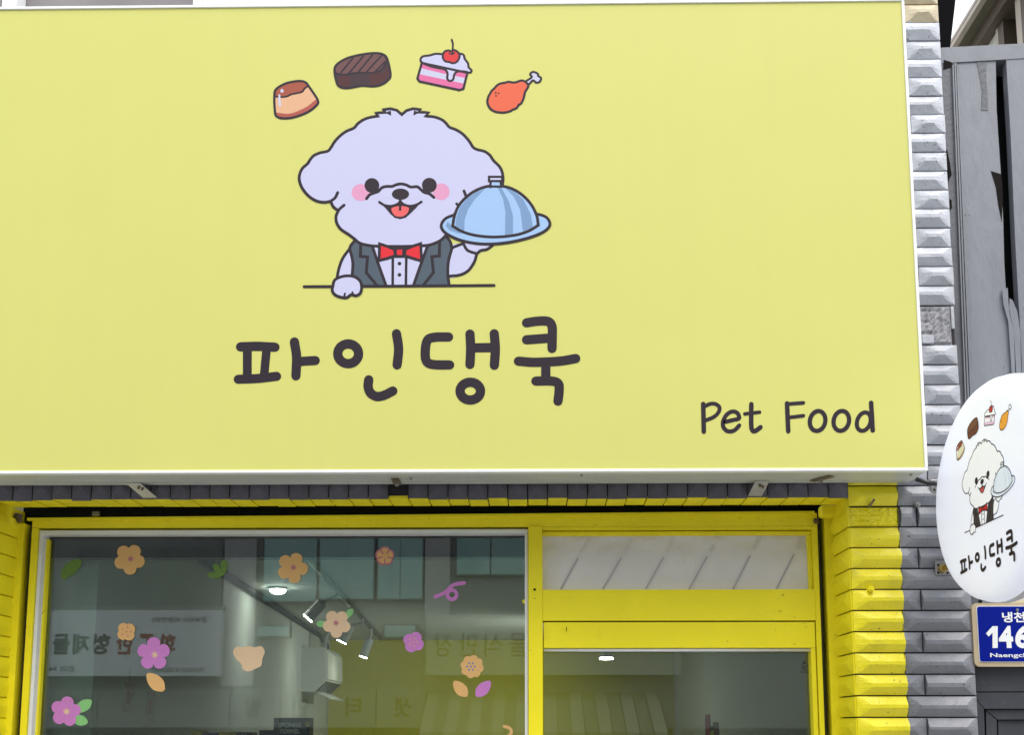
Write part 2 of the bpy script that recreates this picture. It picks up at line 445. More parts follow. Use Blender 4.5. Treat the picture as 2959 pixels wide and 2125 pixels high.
bow_l = A2((802,1148),(862,1168),(918,1192),(926,1240),(862,1262),(798,1278)); bow_r = A2((1002,1192),(1062,1166),(1122,1146),(1130,1282),(1062,1262),(996,1240))
paw = A2((438,1478),(452,1432),(500,1406),(560,1398),(612,1408),(650,1440),(662,1485),(652,1532),(620,1552),(580,1546),(545,1568),(498,1564),(455,1546),(434,1515))
plate = A2((1450,900),(1385,922),(1315,952),(1283,1005),(1310,1058),(1400,1108),(1520,1140),(1650,1150),(1800,1138),(1950,1105),(2070,1060),(2128,1008),(2118,958),(2082,930),(2030,916),(1940,900))
dome = spline(A2((1372,1010),(1386,930),(1420,850),(1480,782),(1560,728),(1655,698),(1760,698),(1850,725),(1930,780),(1990,850),(2028,930),(2040,1003))) + spline(A2((2040,1003),(1960,1050),(1850,1082),(1700,1095),(1560,1084),(1450,1054),(1372,1010)))[1:-1]
def rr(x0, y0, x1, y1): return A2((x0,y0),(x1,y0),(x1,y1),(x0,y1))
ART['printed_dog'] = [
    # right arm and hand
    fill('dogwhite', A2((1350,1180),(1450,1148),(1560,1222),(1540,1290),(1495,1355),(1430,1392),(1345,1400))),
    fill('dogwhite', A2((1455,1145),(1560,1140),(1685,1158),(1635,1192),(1560,1225),(1500,1205))),
    line(LW, A2((1365,1180),(1405,1163),(1455,1145))), line(LW, A2((1455,1145),(1488,1198),(1560,1225))),
    line(LW, A2((1560,1225),(1540,1290),(1495,1355),(1430,1390),(1345,1400))), line(LW, A2((1685,1158),(1640,1190),(1592,1200),(1560,1225))),
    # left arm
    fill('dogwhite', A2((575,1190),(560,1195),(515,1260),(485,1340),(470,1430),(600,1430),(595,1290)), False),
    line(LW, A2((565,1190),(515,1260),(485,1340),(468,1425))),
    # waistcoat and shirt
    fill('coat', A2((570,1195),(578,1160),(612,1118),(680,1140),(960,1150),(1270,1125),(1318,1085),(1352,1130),(1366,1182),(1342,1280),(1336,1380),(1346,1478),(640,1478),(590,1420),(592,1290)), False),
    fill('dogwhite', A2((748,1150),(1180,1150),(1130,1290),(1064,1474),(850,1474),(790,1290)), False),
    line(LW, A2((612,1118),(578,1160),(566,1192))), line(LW, A2((570,1190),(592,1290),(588,1400))),
    line(LW, A2((1318,1085),(1352,1130),(1366,1182))), line(LW, A2((1366,1182),(1340,1280),(1334,1380),(1345,1474))),
    line(LW, A2((655,1150),(652,1245),(708,1250),(698,1372),(780,1472)), sm=False), line(LW, A2((745,1165),(790,1300),(852,1472)), sm=False),
    line(LW, A2((1270,1135),(1268,1242),(1210,1248),(1222,1372),(1143,1470)), sm=False), line(LW, A2((1178,1160),(1130,1290),(1066,1472)), sm=False),
    line(LW * 0.9, A2((905,1262),(904,1472)), sm=False), line(LW * 0.9, A2((1010,1262),(1007,1472)), sm=False),
    disc('ink', A2((957,1302)), 5.4), disc('ink', A2((957,1390)), 5.4),
    # head
    fill('dogwhite', dog_head + A2((1700,800),(1500,950),(1380,1020)) + chin_s + A2((468,883),(440,856)), False),
    ('f', 'ink', A2((845,122),(890,106),(893,148),(868,136))), ('f', 'ink', A2((1108,118),(1070,106),(1064,146),(1095,132))),
    line(LW, dog_head, sm=False), line(LW, chin_s, sm=False),
    line(LW, A2((475,747),(455,788),(420,815))), line(LW, A2((420,815),(440,856),(476,886))), line(LW, A2((525,846),(498,868),(480,888))),
    line(LW, A2((1460,735),(1476,775))), line(LW, A2((1403,836),(1415,846))),
    # face
    disc('blush', A2((655,747)), 26.5, 24.5), disc('blush', A2((1282,741)), 24.5, 24.5),
    disc('ink', A2((742,692)), 21.5), disc('ink', A2((1190,690)), 21.5),
    fill('dogwhite', A2((735,800),(752,770),(795,752),(825,722),(860,712),(905,710),(940,697),(970,692),(1010,700),(1045,716),(1090,714),(1120,735),(1150,758),(1188,775),(1180,800),(1100,790),(840,790)), False),
    ('f', 'ink', A2((760,735),(800,715),(812,722),(790,748),(752,762),(725,760))), ('f', 'ink', A2((1180,735),(1135,718),(1122,724),(1145,752),(1185,762),(1208,758))),
    line(LW, A2((700,795),(725,765),(760,750),(792,738),(818,711),(852,700),(900,699),(932,686),(970,680),(1010,688),(1045,704),(1095,702),(1122,722),(1148,745),(1190,757),(1225,785))),
    disc('ink', A2((965,760)), 25, 16.5), line(LW * 0.9, A2((963,790),(963,850)), sm=False),
    fill('ink', A2((800,822),(835,845),(890,853),(940,838),(963,828),(990,838),(1040,853),(1090,842),(1128,820),(1085,870),(1042,912),(1005,945),(962,955),(920,945),(886,915),(850,872)), False),
    fill('tongue', A2((895,872),(925,858),(963,852),(1000,856),(1030,868),(1020,905),(990,930),(960,936),(928,930),(903,905))),
    line(LW * 0.8, A2((962,848),(962,882)), sm=False),
    line(LW * 0.85, A2((800,822),(840,846),(890,853),(940,838),(963,815))), line(LW * 0.85, A2((963,815),(990,840),(1040,853),(1090,842),(1128,820))),
    # bow tie
    fill('red', bow_l, False), fill('red', bow_r, False), line(LW, bow_l, True, False), line(LW, bow_r, True, False),
    fill('red', rr(930,1186,988,1242), False), line(LW, rr(926,1182,990,1246), True, False),
    # counter edge and paw
    line(LW * 0.95, A2((213,1482),(950,1478),(1695,1472)), sm=False),
    fill('dogwhite', paw), line(LW, paw, True), line(LW * 0.7, A2((532,1537),(526,1562))), line(LW * 0.7, A2((590,1527),(596,1548)))]
ART['printed_cloche'] = [
    fill('blue', plate), fill('bluesh', A2((1330,975),(1318,1010),(1350,1045),(1440,1075),(1400,1030),(1370,1008)), False), line(LW, plate, True),
    fill('blue', dome, False),
    fill('bluesh', A2((1392,1012),(1400,940),(1430,860),(1490,788),(1560,742),(1625,718),(1545,800),(1492,880),(1466,960),(1462,1048)), False),
    fill('bluesh', A2((1722,705),(1765,800),(1783,900),(1780,1082),(1842,1076),(1843,930),(1812,820),(1750,705)), False),
    fill('bluesh', A2((1778,708),(1848,780),(1898,880),(1920,1052),(1998,1022),(1982,920),(1922,800),(1850,735)), False),
    line(LW, dome, True, False),
    fill('blue', rr(1670,655,1745,705), False), fill('dogwhite', rr(1660,625,1755,655), False),
    line(LW * 0.8, rr(1656,625,1758,658), True, False), line(LW * 0.8, A2((1668,660),(1666,706)), sm=False), line(LW * 0.8, A2((1746,660),(1750,704)), sm=False), line(LW * 0.8, A2((1668,700),(1748,702)), sm=False)]
KW = 27.0
def ring(w, f, x, y, rx, ry, rot=0): return ('l', 'ink', [f(p)[0] for p in ell(x, y, rx, ry, rot, 32)], w, True)
LETTERS = {
 'kr0': [line(KW, A3((116,258),(220,255),(325,260))), line(KW * .95, A3((157,262),(157,450)), sm=False), line(KW * .92, A3((275,265),(258,440)), sm=False), line(KW * .98, A3((102,455),(220,450),(335,437))),
         line(KW, A3((443,228),(456,320),(452,434))), line(KW * .98, A3((470,347),(570,341)), sm=False)],
 'kr1': [ring(KW, A3, 769, 300, 63, 60), line(KW, A3((1062,178),(1075,270),(1066,368))), line(KW, A3((894,458),(890,500),(906,540),(945,560),(990,551),(1040,526)))],
 'kr2': [line(KW, A3((1378,198),(1290,200),(1248,222),(1236,300),(1248,350),(1290,366),(1385,368))), line(KW, A3((1508,180),(1512,270),(1508,365))), line(KW, A3((1655,178),(1662,270),(1656,370))), line(KW, A3((1528,264),(1645,262)), sm=False), ring(KW, A3, 1510, 527, 62, 54)],
 'kr3': [line(KW, A3((1851,112),(1920,102),(1982,104),(2006,135),(2007,200),(2006,268))), line(KW, A3((1851,215),(1990,205)), sm=False), line(KW, A3((1802,345),(1900,352),(2050,345),(2150,329))), line(KW, A3((1968,360),(1968,450)), sm=False), line(KW, A3((1908,466),(2005,466),(2044,482),(2049,525),(2042,588)))],
 'P': [line(13.4, A4((197,182),(200,330),(203,485))), line(11.2, A4((215,208),(270,182),(330,182),(374,220),(362,275),(310,325),(215,365)))],
 'e': [line(12, A4((438,378),(520,358),(586,340),(578,292),(540,266),(490,272),(445,310),(414,372),(416,432),(452,474),(500,482),(548,462),(590,417)))],
 't': [line(13.4, A4((722,184),(721,400),(730,462),(755,480),(790,462),(822,436))), line(10.5, A4((652,291),(812,272)), sm=False)],
 'F': [line(13.4, A4((1112,175),(1125,480)), sm=False), line(11, A4((1130,182),(1290,170)), sm=False), line(11, A4((1135,330),(1290,311)), sm=False)],
 'o': [ring(12.6, A4, 1446, 368, 84, 110, 0.22)],
 'o2': [ring(12.6, A4, 1705, 367, 84, 110, 0.22)],
 'd': [ring(12, A4, 1950, 375, 72, 104, 0.34), line(13.4, A4((2030,170),(2040,330),(2048,472)))],
}
def palette(prefix, over=None):
    P = dict(ink=lin(44, 34, 44), peach=lin(243, 190, 148, .85), caramel=lin(178, 92, 70, .85), base=lin(190, 95, 82, .85), white=lin(226, 226, 252, .78),
             steak=lin(66, 48, 54), steakside=lin(80, 42, 44), steaktop=lin(116, 78, 78, .9), pink=lin(240, 118, 172, .85), dogwhite=lin(219, 219, 252, .83), cherry=lin(228, 58, 62, .9),
             orange=lin(248, 112, 78, .85), coat=lin(84, 98, 110, .9), blush=lin(240, 168, 206, .86), tongue=lin(250, 108, 108, .86), red=lin(236, 44, 56, .9), blue=lin(172, 208, 250, .86), bluesh=lin(132, 166, 208, .86))
    P.update(over or {})
    return {k: mat(prefix + k, tuple(c_ * .92 for c_ in v), 0.55, spec=0.25) for k, v in P.items()}
def draw(name, ops, to3, pal, parent, lay0=1, step=0.00001):
    b = MB(); lay = lay0
    for op in ops:
        if op[0] == 'f':
            pts = [to3(p, lay * step) for p in op[2]]
            b.add(pts, [tuple(range(len(pts)))], pal[op[1]])
        else:
            vs, fs = stroke(op[2], op[3], op[4])
            b.add([to3(p, lay * step) for p in vs], fs, pal[op[1]])
        lay += 1
    return b.build(name, None, parent)

# ================================================================== THE SETTING
M_road = mat('asphalt', (0.13, 0.13, 0.13), 0.85, var=0.2, vscale=3, bump=0.004, bscale=120)
M_pave = mat('pavement_concrete', (0.44, 0.435, 0.42), 0.8, var=0.12, vscale=4, bump=0.002, bscale=70)
tag(MB().box(-60, 60, -60, 60, -0.30, -0.15).build('ground', M_road), kind='structure')
tag(MB().box(-40, 40, -6.6, -1.5, -0.146, -0.02).build('road', M_road), kind='structure')
pv = MB().box(-40, 40, -1.5, 0.0, -0.14, 0.0).build('pavement', M_pave); tag(pv, kind='structure')
pv2 = MB().box(-40, 40, -8.2, -6.6, -0.14, 0.0).build('pavement', M_pave); tag(pv2, kind='structure')

# room behind the shopfront
RX0, RX1, RY0, RY1, RZ = -1.76, 1.20, 0.27, 5.95, 2.36
M_rw = mat('pale_room_wall', (0.66, 0.68, 0.66), 0.8, var=0.05, vscale=2)
M_ry = mat('yellow_room_wall', (0.74, 0.66, 0.008), 0.8, var=0.05, vscale=2)
M_rc = mat('room_ceiling_paint', (0.62, 0.64, 0.62), 0.8, var=0.04)
M_rf = mat('room_floor_vinyl', (0.28, 0.25, 0.21), 0.5, var=0.1)
tag(MB().box(RX0 - .1, RX1 + .1, RY0 + .02, RY1 + .1, -0.1, 0.0).build('room_floor', M_rf), kind='structure')
tag(MB().box(RX0 - .1, RX1 + .1, RY0 + .02, RY1 + .1, RZ, RZ + .1).build('room_ceiling', M_rc), kind='structure')
def wall_x(y): return -1.385 - .062 * y          # the left wall runs slightly askew
tag(MB().prism([(wall_x(RY0), RY0 + .02, 0), (wall_x(RY1), RY1 - .002, 0), (wall_x(RY1) - .3, RY1 - .002, 0), (wall_x(RY0) - .3, RY0 + .02, 0)], (0, 0, RZ)).build('wall_left', M_rw), kind='structure')
tag(MB().box(RX1, RX1 + .1, RY0 + .02, RY1 - .002, 0.0, RZ).build('wall_right', M_rw), kind='structure')
tag(MB().box(RX0 - .1, RX1 + .1, RY1, RY1 + .1, 0.0, RZ).build('wall_back', M_ry), kind='structure')

# ================================================================== TILED SHOP WALL
ZC0 = px_z(2470, 1525, 0)                      # a course joint
PITCH_Z = (ZC0 - px_z(2470, 2075, 0)) / 9.0
X_PL = px_x(2454, 1525, 0); X_PR = px_x(2800, 1900, 0) + 0.013
X_PAINT = px_x(2602, 1650, 0)
Z_CREAM = ZC0 + round((px_z(2700, 78, 0) - ZC0) / PITCH_Z) * PITCH_Z
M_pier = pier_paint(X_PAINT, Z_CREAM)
X_L = -1.605                                    # left corner of the opening
Z_LIN = px_z(1200, 1443, 0)                     # underside of the lintel
JAMB = 0.15
wall = thing('shop_wall', 'tiled shopfront wall painted yellow beside the door and grey on its pier', 'wall')

TILE_CACHE = {}
def tile_mesh(w, h, lb=True, rb=True, rel=0.0185, seed=0):
    """one pyramid-faced tile: x 0..w, z 0..h, base at y=0, face towards -y"""
    key = (round(w, 4), round(h, 4), lb, rb, rel, seed)
    if key in TILE_CACHE: return TILE_CACHE[key]
    rnd = random.Random(seed * 31 + int(w * 1e4))
    b0 = -0.004; rel = -rel - rnd.uniform(-.001, .0015)
    z1, z2 = h * (0.42 + rnd.uniform(-.03, .03)), h * (0.585 + rnd.uniform(-.03, .03))
    e = min(h * (0.66 + rnd.uniform(-.08, .08)), w * 0.42)
    K = 4; V = []; Fc = []
    def v(x, y, z): V.append((x, y, z)); return len(V) - 1
    def side(left):
        bev = lb if left else rb
        lo = []; edge_lo = []; hi = []; edge_hi = []
        for k in range(K + 1):
            t = k / K
            xx = e * (t ** 0.62) if bev else 0.0
            xx = xx if left else w - xx
            ex = 0.0 if left else w
            lo.append(v(xx, b0 + (rel - b0) * t, z1 * t)); hi.append(v(xx, b0 + (rel - b0) * t, h - (h - z2) * t))
            if bev:
                edge_lo.append(v(ex, b0, z1 * t * 1.05) if k else lo[0]); edge_hi.append(v(ex, b0, h - (h - z2) * t * 1.05) if k else hi[0])
        return lo, hi, edge_lo, edge_hi, bev
    Ll, Lh, Lel, Leh, lbv = side(True); Rl, Rh, Rel_, Reh, rbv = side(False)
    for k in range(K):
        Fc.append((Ll[k], Rl[k], Rl[k + 1], Ll[k + 1])); Fc.append((Lh[k], Lh[k + 1], Rh[k + 1], Rh[k]))
    Fc.append((Ll[K], Rl[K], Rh[K], Lh[K]))
    for lo, hi, el, eh, bev, left in ((Ll, Lh, Lel, Leh, lbv, True), (Rl, Rh, Rel_, Reh, rbv, False)):
        if bev:
            for k in range(K):
                q = (el[k], lo[k], lo[k + 1], el[k + 1]); Fc.append(tuple(dict.fromkeys(q)))
                q = (eh[k], eh[k + 1], hi[k + 1], hi[k]); Fc.append(tuple(dict.fromkeys(q)))
            Fc.append((el[K], lo[K], hi[K], eh[K]))
        else:
            ring_ = lo + hi[::-1]; Fc.append(tuple(ring_))
    # rim down to the mortar
    a, b_, c, d = Ll[0], Rl[0], Rh[0], Lh[0]
    A, B, Cc, D = v(0, .004, 0), v(w, .004, 0), v(w, .004, h), v(0, .004, h)
    Fc += [(a, A, B, b_), (d, c, Cc, D)]
    if rbv: Fc.append(tuple([b_, B, Cc, c] + Reh[1:] + Rel_[1:][::-1]))
    else: Fc.append((b_, B, Cc, c))
    if lbv: Fc.append(tuple([a] + Lel[1:] + Leh[1:][::-1] + [d, D, A]))
    else: Fc.append((a, d, D, A))
    me = bpy.data.meshes.new('tile')
    me.from_pydata(V, [], Fc)
    bm = bmesh.new(); bm.from_mesh(me); bmesh.ops.recalc_face_normals(bm, faces=bm.faces); bm.to_mesh(me); bm.free()
    TILE_CACHE[key] = me
    return me
def put_tile(w, h, loc, m, lb=True, rb=True, rot=None, seed=None, rel=.0185):
    s = random.randrange(4) if seed is None else seed
    me = tile_mesh(w, h, lb, rb, rel, seed=s)
    key = (me.name, m.name)
    if key not in TILE_CACHE:
        m2 = me if not me.materials else me.copy()
        if me.materials: m2.materials.clear()
        m2.materials.append(m); TILE_CACHE[key] = m2
    o = bpy.data.objects.new('tile', TILE_CACHE[key]); COL.objects.link(o)
    o.parent = wall
    o.location = loc
    if rot: o.rotation_euler = rot
    return o
GAP = 0.0042
TH = PITCH_Z - GAP
z_sign_bottom = px_z(2650, 1400, 0)
r = -12
while True:
    z0 = ZC0 + r * PITCH_Z + GAP / 2            # r = 0: the course just above the joint ZC0
    if z0 > px_z(2700, -60, 0): break
    py_row = r
    jit = lambda: random.uniform(-.0016, .0016)
    typeB = (r % 2 != 0)                        # r=-1 (just below ZC0) starts a full tile at the paint line
    upper = z0 > z_sign_bottom - 0.01
    patch = abs(z0 + TH / 2 - px_z(2700, 948, 0)) < PITCH_Z * 1.01 and upper
    if typeB:
        xs = X_PAINT + jit()
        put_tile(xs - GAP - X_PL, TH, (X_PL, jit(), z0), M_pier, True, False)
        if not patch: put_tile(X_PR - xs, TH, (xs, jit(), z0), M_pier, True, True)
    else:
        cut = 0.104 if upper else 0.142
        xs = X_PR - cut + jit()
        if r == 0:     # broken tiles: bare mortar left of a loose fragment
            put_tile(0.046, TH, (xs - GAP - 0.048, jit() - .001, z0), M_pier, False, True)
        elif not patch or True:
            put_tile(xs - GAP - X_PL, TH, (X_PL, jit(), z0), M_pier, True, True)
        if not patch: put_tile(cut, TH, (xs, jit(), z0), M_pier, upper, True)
    # tile return on the jamb (faces -x)
    if z0 + TH < Z_LIN + 0.02:
        o = put_tile(JAMB, TH, (X_PL, JAMB, z0), M_frame, False, True, rot=(0, 0, -math.pi / 2), rel=.013)
        put_tile(JAMB, TH, (X_L, 0, z0), M_frame, True, False, rot=(0, 0, math.pi / 2), rel=.008)
    r += 1
# lintel: soldier tiles on the face, short tiles on the soffit
LP = (X_PL - X_L) / 43.0
for i in range(43):
    x = X_L + i * LP
    zj = random.uniform(-.0025, .0025)
    if i == 20:
        continue                                # one face tile has fallen off
    put_tile(0.19, LP - .003, (x + LP - .0015, random.uniform(-.0015, .0015), Z_LIN + zj), M_lintel, True, True, rot=(0, -math.pi / 2, 0), rel=.012)
for i in range(43):
    x = X_L + i * LP
    o = put_tile(0.105, LP - .0036, (x + LP - .0018, 0.001, Z_LIN), M_lintel_y, True, True, rel=.008)
    # local x -> +y (depth), local z -> -x, local -y -> -z
    o.matrix_local = Matrix(((0, 0, -1, x + LP - .0018), (1, 0, 0, 0.002), (0, 1, 0, Z_LIN + 0.006 + random.uniform(-.001, .001)), (0, 0, 0, 1)))
# mortar backing behind the tiles
bxp(wall, 'mortar_backing', M_mortar, X_PL + .0045, X_PR - .002, .003, .27, -0.1, 4.4)
bxp(wall, 'lintel_backing', M_mortar, X_L - .3, X_PL + .0043, .0035, .094, Z_LIN + .0085, 3.70)
bxp(wall, 'pier_left_backing', M_plaster, X_L - .35, X_L - .0045, .0, .27, -0.1, Z_LIN + .006)
# bare mortar where tiles are missing: a lumpy slab with trowel ribs
def mortar_patch(x0, x1, z0, z1, m, name, seed, ribs=16):
    rnd = random.Random(seed); b = MB()
    nx, nz = 22, 14; vs = []
    for j in range(nz + 1):
        for i in range(nx + 1):
            edge = i in (0, nx) or j in (0, nz)
            y = .002 if edge else -0.003 - rnd.random() * .005
            if not edge and i % 3 == 0 and j > nz * .3: y -= .003
            if not edge and j % 4 == 0 and i < nx * .6: y += .004
            vs.append((x0 + (x1 - x0) * i / nx, y, z0 + (z1 - z0) * j / nz))
    b.add(vs, [(j * (nx + 1) + i, j * (nx + 1) + i + 1, (j + 1) * (nx + 1) + i + 1, (j + 1) * (nx + 1) + i) for j in range(nz) for i in range(nx)])
    return b.build(name, m, wall)
zp = ZC0 + round((px_z(2700, 1004, 0) - ZC0) / PITCH_Z) * PITCH_Z
mortar_patch(X_PR - .17, X_PR - .012, zp, zp + 2 * PITCH_Z, M_rawmortar, 'bare_mortar', 3)
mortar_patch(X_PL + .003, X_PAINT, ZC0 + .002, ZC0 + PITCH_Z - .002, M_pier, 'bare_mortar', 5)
mortar_patch(X_PAINT + .0005, X_PR - .142 - .055, ZC0 + .002, ZC0 + PITCH_Z - .002, M_rawmortar, 'bare_mortar', 9)
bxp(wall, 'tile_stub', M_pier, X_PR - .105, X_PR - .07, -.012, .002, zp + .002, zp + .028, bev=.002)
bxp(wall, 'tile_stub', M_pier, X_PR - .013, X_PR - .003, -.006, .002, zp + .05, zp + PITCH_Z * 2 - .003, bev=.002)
# screws and anchors left in the pier
def anchor(px, py, r, m, name='anchor_bolt', L=.016, yy=-.006):
    p = at(px, py, yy); b = MB()
    b.tube([p + Vector((0, .012, 0)), p + Vector((0, -L, 0))], r, seg=12)
    b.tube([p + Vector((0, -L - .0002, 0)), p + Vector((0, -L - .006, 0))], r * .55, seg=8)
    b.build(name, m, wall)
anchor(2513, 1706, .0085, M_frame); anchor(2646, 1463, .0075, M_steel, L=.02)
pn = at(2508, 1470, 0)
MB().tube([pn, pn + Vector((.010, -.03, .02))], .0035, seg=8).build('nail', M_rust, wall)
# plaster return beside the frame
xr = px_x(2382, 1525, Y_FRAME); xl = px_x(66, 1600, Y_FRAME)
bxp(wall, 'plaster_return', M_plaster, xr, X_PL + .01, JAMB - .002, JAMB + .10, -.1, Z_LIN - .03)
bxp(wall, 'plaster_return', M_plaster, X_L - .01, xl, JAMB - .002, JAMB + .10, -.1, Z_LIN - .04)
bxp(wall, 'plaster_corner', M_plaster, X_PL - .05, X_PL + .006, .108, .149, Z_LIN - .034, Z_LIN + .003, bev=.008)
bxp(wall, 'plaster_corner', M_plaster, X_PL - .006, X_PL + .004, .003, .12, Z_LIN - .05, Z_LIN + .003, bev=.003)
bxp(wall, 'recess_lining', M_black, X_L - .01, X_PL + .01, JAMB + .055, JAMB + .11, Z_LIN - .14, Z_LIN + .03)
bxp(wall, 'recess_lining', M_black, xr - .030, xr, JAMB + .05, JAMB + .11, -.1, Z_LIN - .142)
bxp(wall, 'recess_lining', M_black, xl, xl + .034, JAMB + .05, JAMB + .11, -.1, Z_LIN - .142)
# upper storey above the big sign: wall with a white framed window
M_up = mat('upper_wall_paint', (0.78, 0.77, 0.75), 0.6, var=0.05, vscale=3)
M_pane = mat('dusty_upper_pane', (0.22, 0.20, 0.20), 0.25, var=0.15, vscale=8)
za = px_z(300, 24, 0) - .09
xw0, xw1 = px_x(48, 8, 0), px_x(558, 8, 0)
bxp(wall, 'upper_wall', M_up, xw1 + .03, X_PL + .004, .0, .26, 3.702, 6.4)
bxp(wall, 'upper_wall', M_up, X_L - .3, xw1 + .0298, .0, .26, 3.702, za)
bxp(wall, 'upper_wall', M_up, X_L - .3, xw1 + .0298, .0, .26, 5.2, 6.4)
win = bxp(wall, 'window', M_pane, X_L - .3, xw1 + .028, .06, .08, za + .002, 5.198)
bxp(win, 'frame', M_white, xw1, xw1 + .029, -.004, .058, za + .002, 5.198, bev=.003)
bxp(win, 'frame', M_white, xw0 - .045, xw0, -.004, .058, za + .002, 5.198, bev=.003)
bxp(win, 'sill', M_white, X_L - .3, xw1 + .034, -.012, .057, za - .03, za + .0015, bev=.003)

# ================================================================== BIG SIGN
sx1 = at(2681, 1360, Y_SIGN).x; sx0 = -2.05
sz0 = at(1200, 1367, Y_SIGN).z; sz1 = at(300, 18, Y_SIGN).z
sign = thing('shop_sign', 'wide yellow light-box sign with cartoon dog waiter above the shopfront', 'sign')
# printed face: fine vertical ribs of the stretched fabric
def sign_face():
    m = bpy.data.materials.new('yellow_sign_fabric'); m.use_nodes = True
    t = m.node_tree; b = t.nodes['Principled BSDF']
    b.inputs['Base Color'].default_value = (*lin(228, 227, 127, .80), 1)
    b.inputs['Roughness'].default_value = 0.5
    b.inputs['Specular IOR Level'].default_value = 0.3
    geo = t.nodes.new('ShaderNodeNewGeometry')
    w = t.nodes.new('ShaderNodeTexWave'); w.wave_type = 'BANDS'; w.bands_direction = 'X'; w.inputs['Scale'].default_value = 55.0
    n = t.nodes.new('ShaderNodeTexNoise'); n.inputs['Scale'].default_value = 2.2
    t.links.new(geo.outputs['Position'], w.inputs['Vector']); t.links.new(geo.outputs['Position'], n.inputs['Vector'])
    ad = t.nodes.new('ShaderNodeMath'); ad.operation = 'MULTIPLY_ADD'; ad.inputs[1].default_value = 0.012
    t.links.new(w.outputs['Fac'], ad.inputs[0]); t.links.new(n.outputs['Fac'], ad.inputs[2])
    bp = t.nodes.new('ShaderNodeBump'); bp.inputs['Distance'].default_value = 0.004; bp.inputs['Strength'].default_value = 0.7
    t.links.new(ad.outputs[0], bp.inputs['Height']); t.links.new(bp.outputs[0], b.inputs['Normal'])
    # faint unevenness of the print
    mr = t.nodes.new('ShaderNodeMapRange'); mr.inputs[1].default_value = .3; mr.inputs[2].default_value = .7; mr.inputs[3].default_value = .987; mr.inputs[4].default_value = 1.013
    mp = t.nodes.new('ShaderNodeMapping'); mp.inputs['Scale'].default_value = (14, 1, 0.7); t.links.new(geo.outputs['Position'], mp.inputs['Vector'])
    n3 = t.nodes.new('ShaderNodeTexNoise'); n3.inputs['Scale'].default_value = 1.6; n3.inputs['Detail'].default_value = 6; t.links.new(mp.outputs[0], n3.inputs['Vector'])
    av = t.nodes.new('ShaderNodeMath'); av.operation = 'MULTIPLY_ADD'; av.inputs[1].default_value = 0.5
    hf = t.nodes.new('ShaderNodeMath'); hf.operation = 'MULTIPLY'; hf.inputs[1].default_value = 0.5
    t.links.new(n3.outputs['Fac'], av.inputs[0]); t.links.new(n.outputs['Fac'], hf.inputs[0]); t.links.new(hf.outputs[0], av.inputs[2])
    t.links.new(av.outputs[0], mr.inputs[0])
    mx = t.nodes.new('ShaderNodeMix'); mx.data_type = 'RGBA'; mx.blend_type = 'MULTIPLY'; mx.inputs['Factor'].default_value = 1
    mx.inputs['A'].default_value = (*lin(228, 227, 127, .80), 1); t.links.new(mr.outputs[0], mx.inputs['B'])
    t.links.new(mx.outputs['Result'], b.inputs['Base Color'])
    return m
FR = 0.0085
bxp(sign, 'face', sign_face(), sx0 + FR, sx1 - FR, Y_SIGN, Y_SIGN + .01, sz0 + FR, sz1 - FR)
YS2 = Y_SIGN - .004
for nm, a in (('frame', (sx0, sx1, YS2, Y_SIGN + .02, sz0, sz0 + FR)), ('frame', (sx0, sx1, YS2, Y_SIGN + .02, sz1 - FR, sz1)),
              ('frame', (sx1 - FR, sx1, YS2, Y_SIGN + .02, sz0 + FR + .0003, sz1 - FR - .0003)), ('frame', (sx0, sx0 + FR, YS2, Y_SIGN + .02, sz0 + FR + .0003, sz1 - FR - .0003))):
    bxp(sign, nm, M_white, *a, bev=.0015)
ym = Y_SIGN + .02 + .066
bxp(sign, 'casing', M_alu, sx0 + .001, sx1 - .001, Y_SIGN + .0205, ym, sz0 + .001, sz1 - .001, bev=.0015)
bxp(sign, 'casing', M_alu, sx0 + .001, sx1 - .003, ym + .0012, -.018, sz0 + .0005, sz1 - .001, bev=.0015)
def sign_pt(p, off):
    q = at(p[0], p[1], Y_SIGN); q.y = Y_SIGN - .0006 - off; return q
PAL = palette('print_')
for k, ops in ART.items(): draw(k, ops, sign_pt, PAL, sign, lay0=62 if k == 'printed_cloche' else 1)
for k, ops in LETTERS.items():
    draw('letter', ops, sign_pt, PAL, sign)
# fixing plates and clips under the sign
def under(px, py): return atz(px, py, sz0)
def plate_on(name, pts, m, th=.003, drop=.001):
    b = MB(); P = [under(*p) + Vector((0, 0, -drop)) for p in pts]
    b.prism(P, (0, 0, -th)); return b.build(name, m, sign)
zb = sz0 - .001
for nm, x, tilt in (('fixing_plate', px_x(415, 1415, -.03), .045), ('fixing_plate', px_x(2190, 1410, -.03), -.016)):
    b = MB()
    # flat strap running from the casing back to the lintel tiles
    b.prism([(x - .020 - tilt * .5, -.055, zb - .0005), (x + .020 - tilt * .5, -.055, zb - .0005), (x + .020 + tilt * .3, -.015, zb - .034), (x - .020 + tilt * .3, -.015, zb - .034)], (0, .002, -.002))
    pl = b.build(nm, M_steel, sign)
    bb = MB(); bb.tube([(x - tilt * .2, -.044, zb - .009), (x - tilt * .2, -.046, zb - .016)], .004, seg=8); bb.build('screw', M_rust, pl)
    bb = MB(); bb.tube([(x + .009 - tilt * .2, -.040, zb - .012), (x + .009 - tilt * .2, -.042, zb - .019)], .0035, seg=8); bb.build('screw', M_rust, pl)
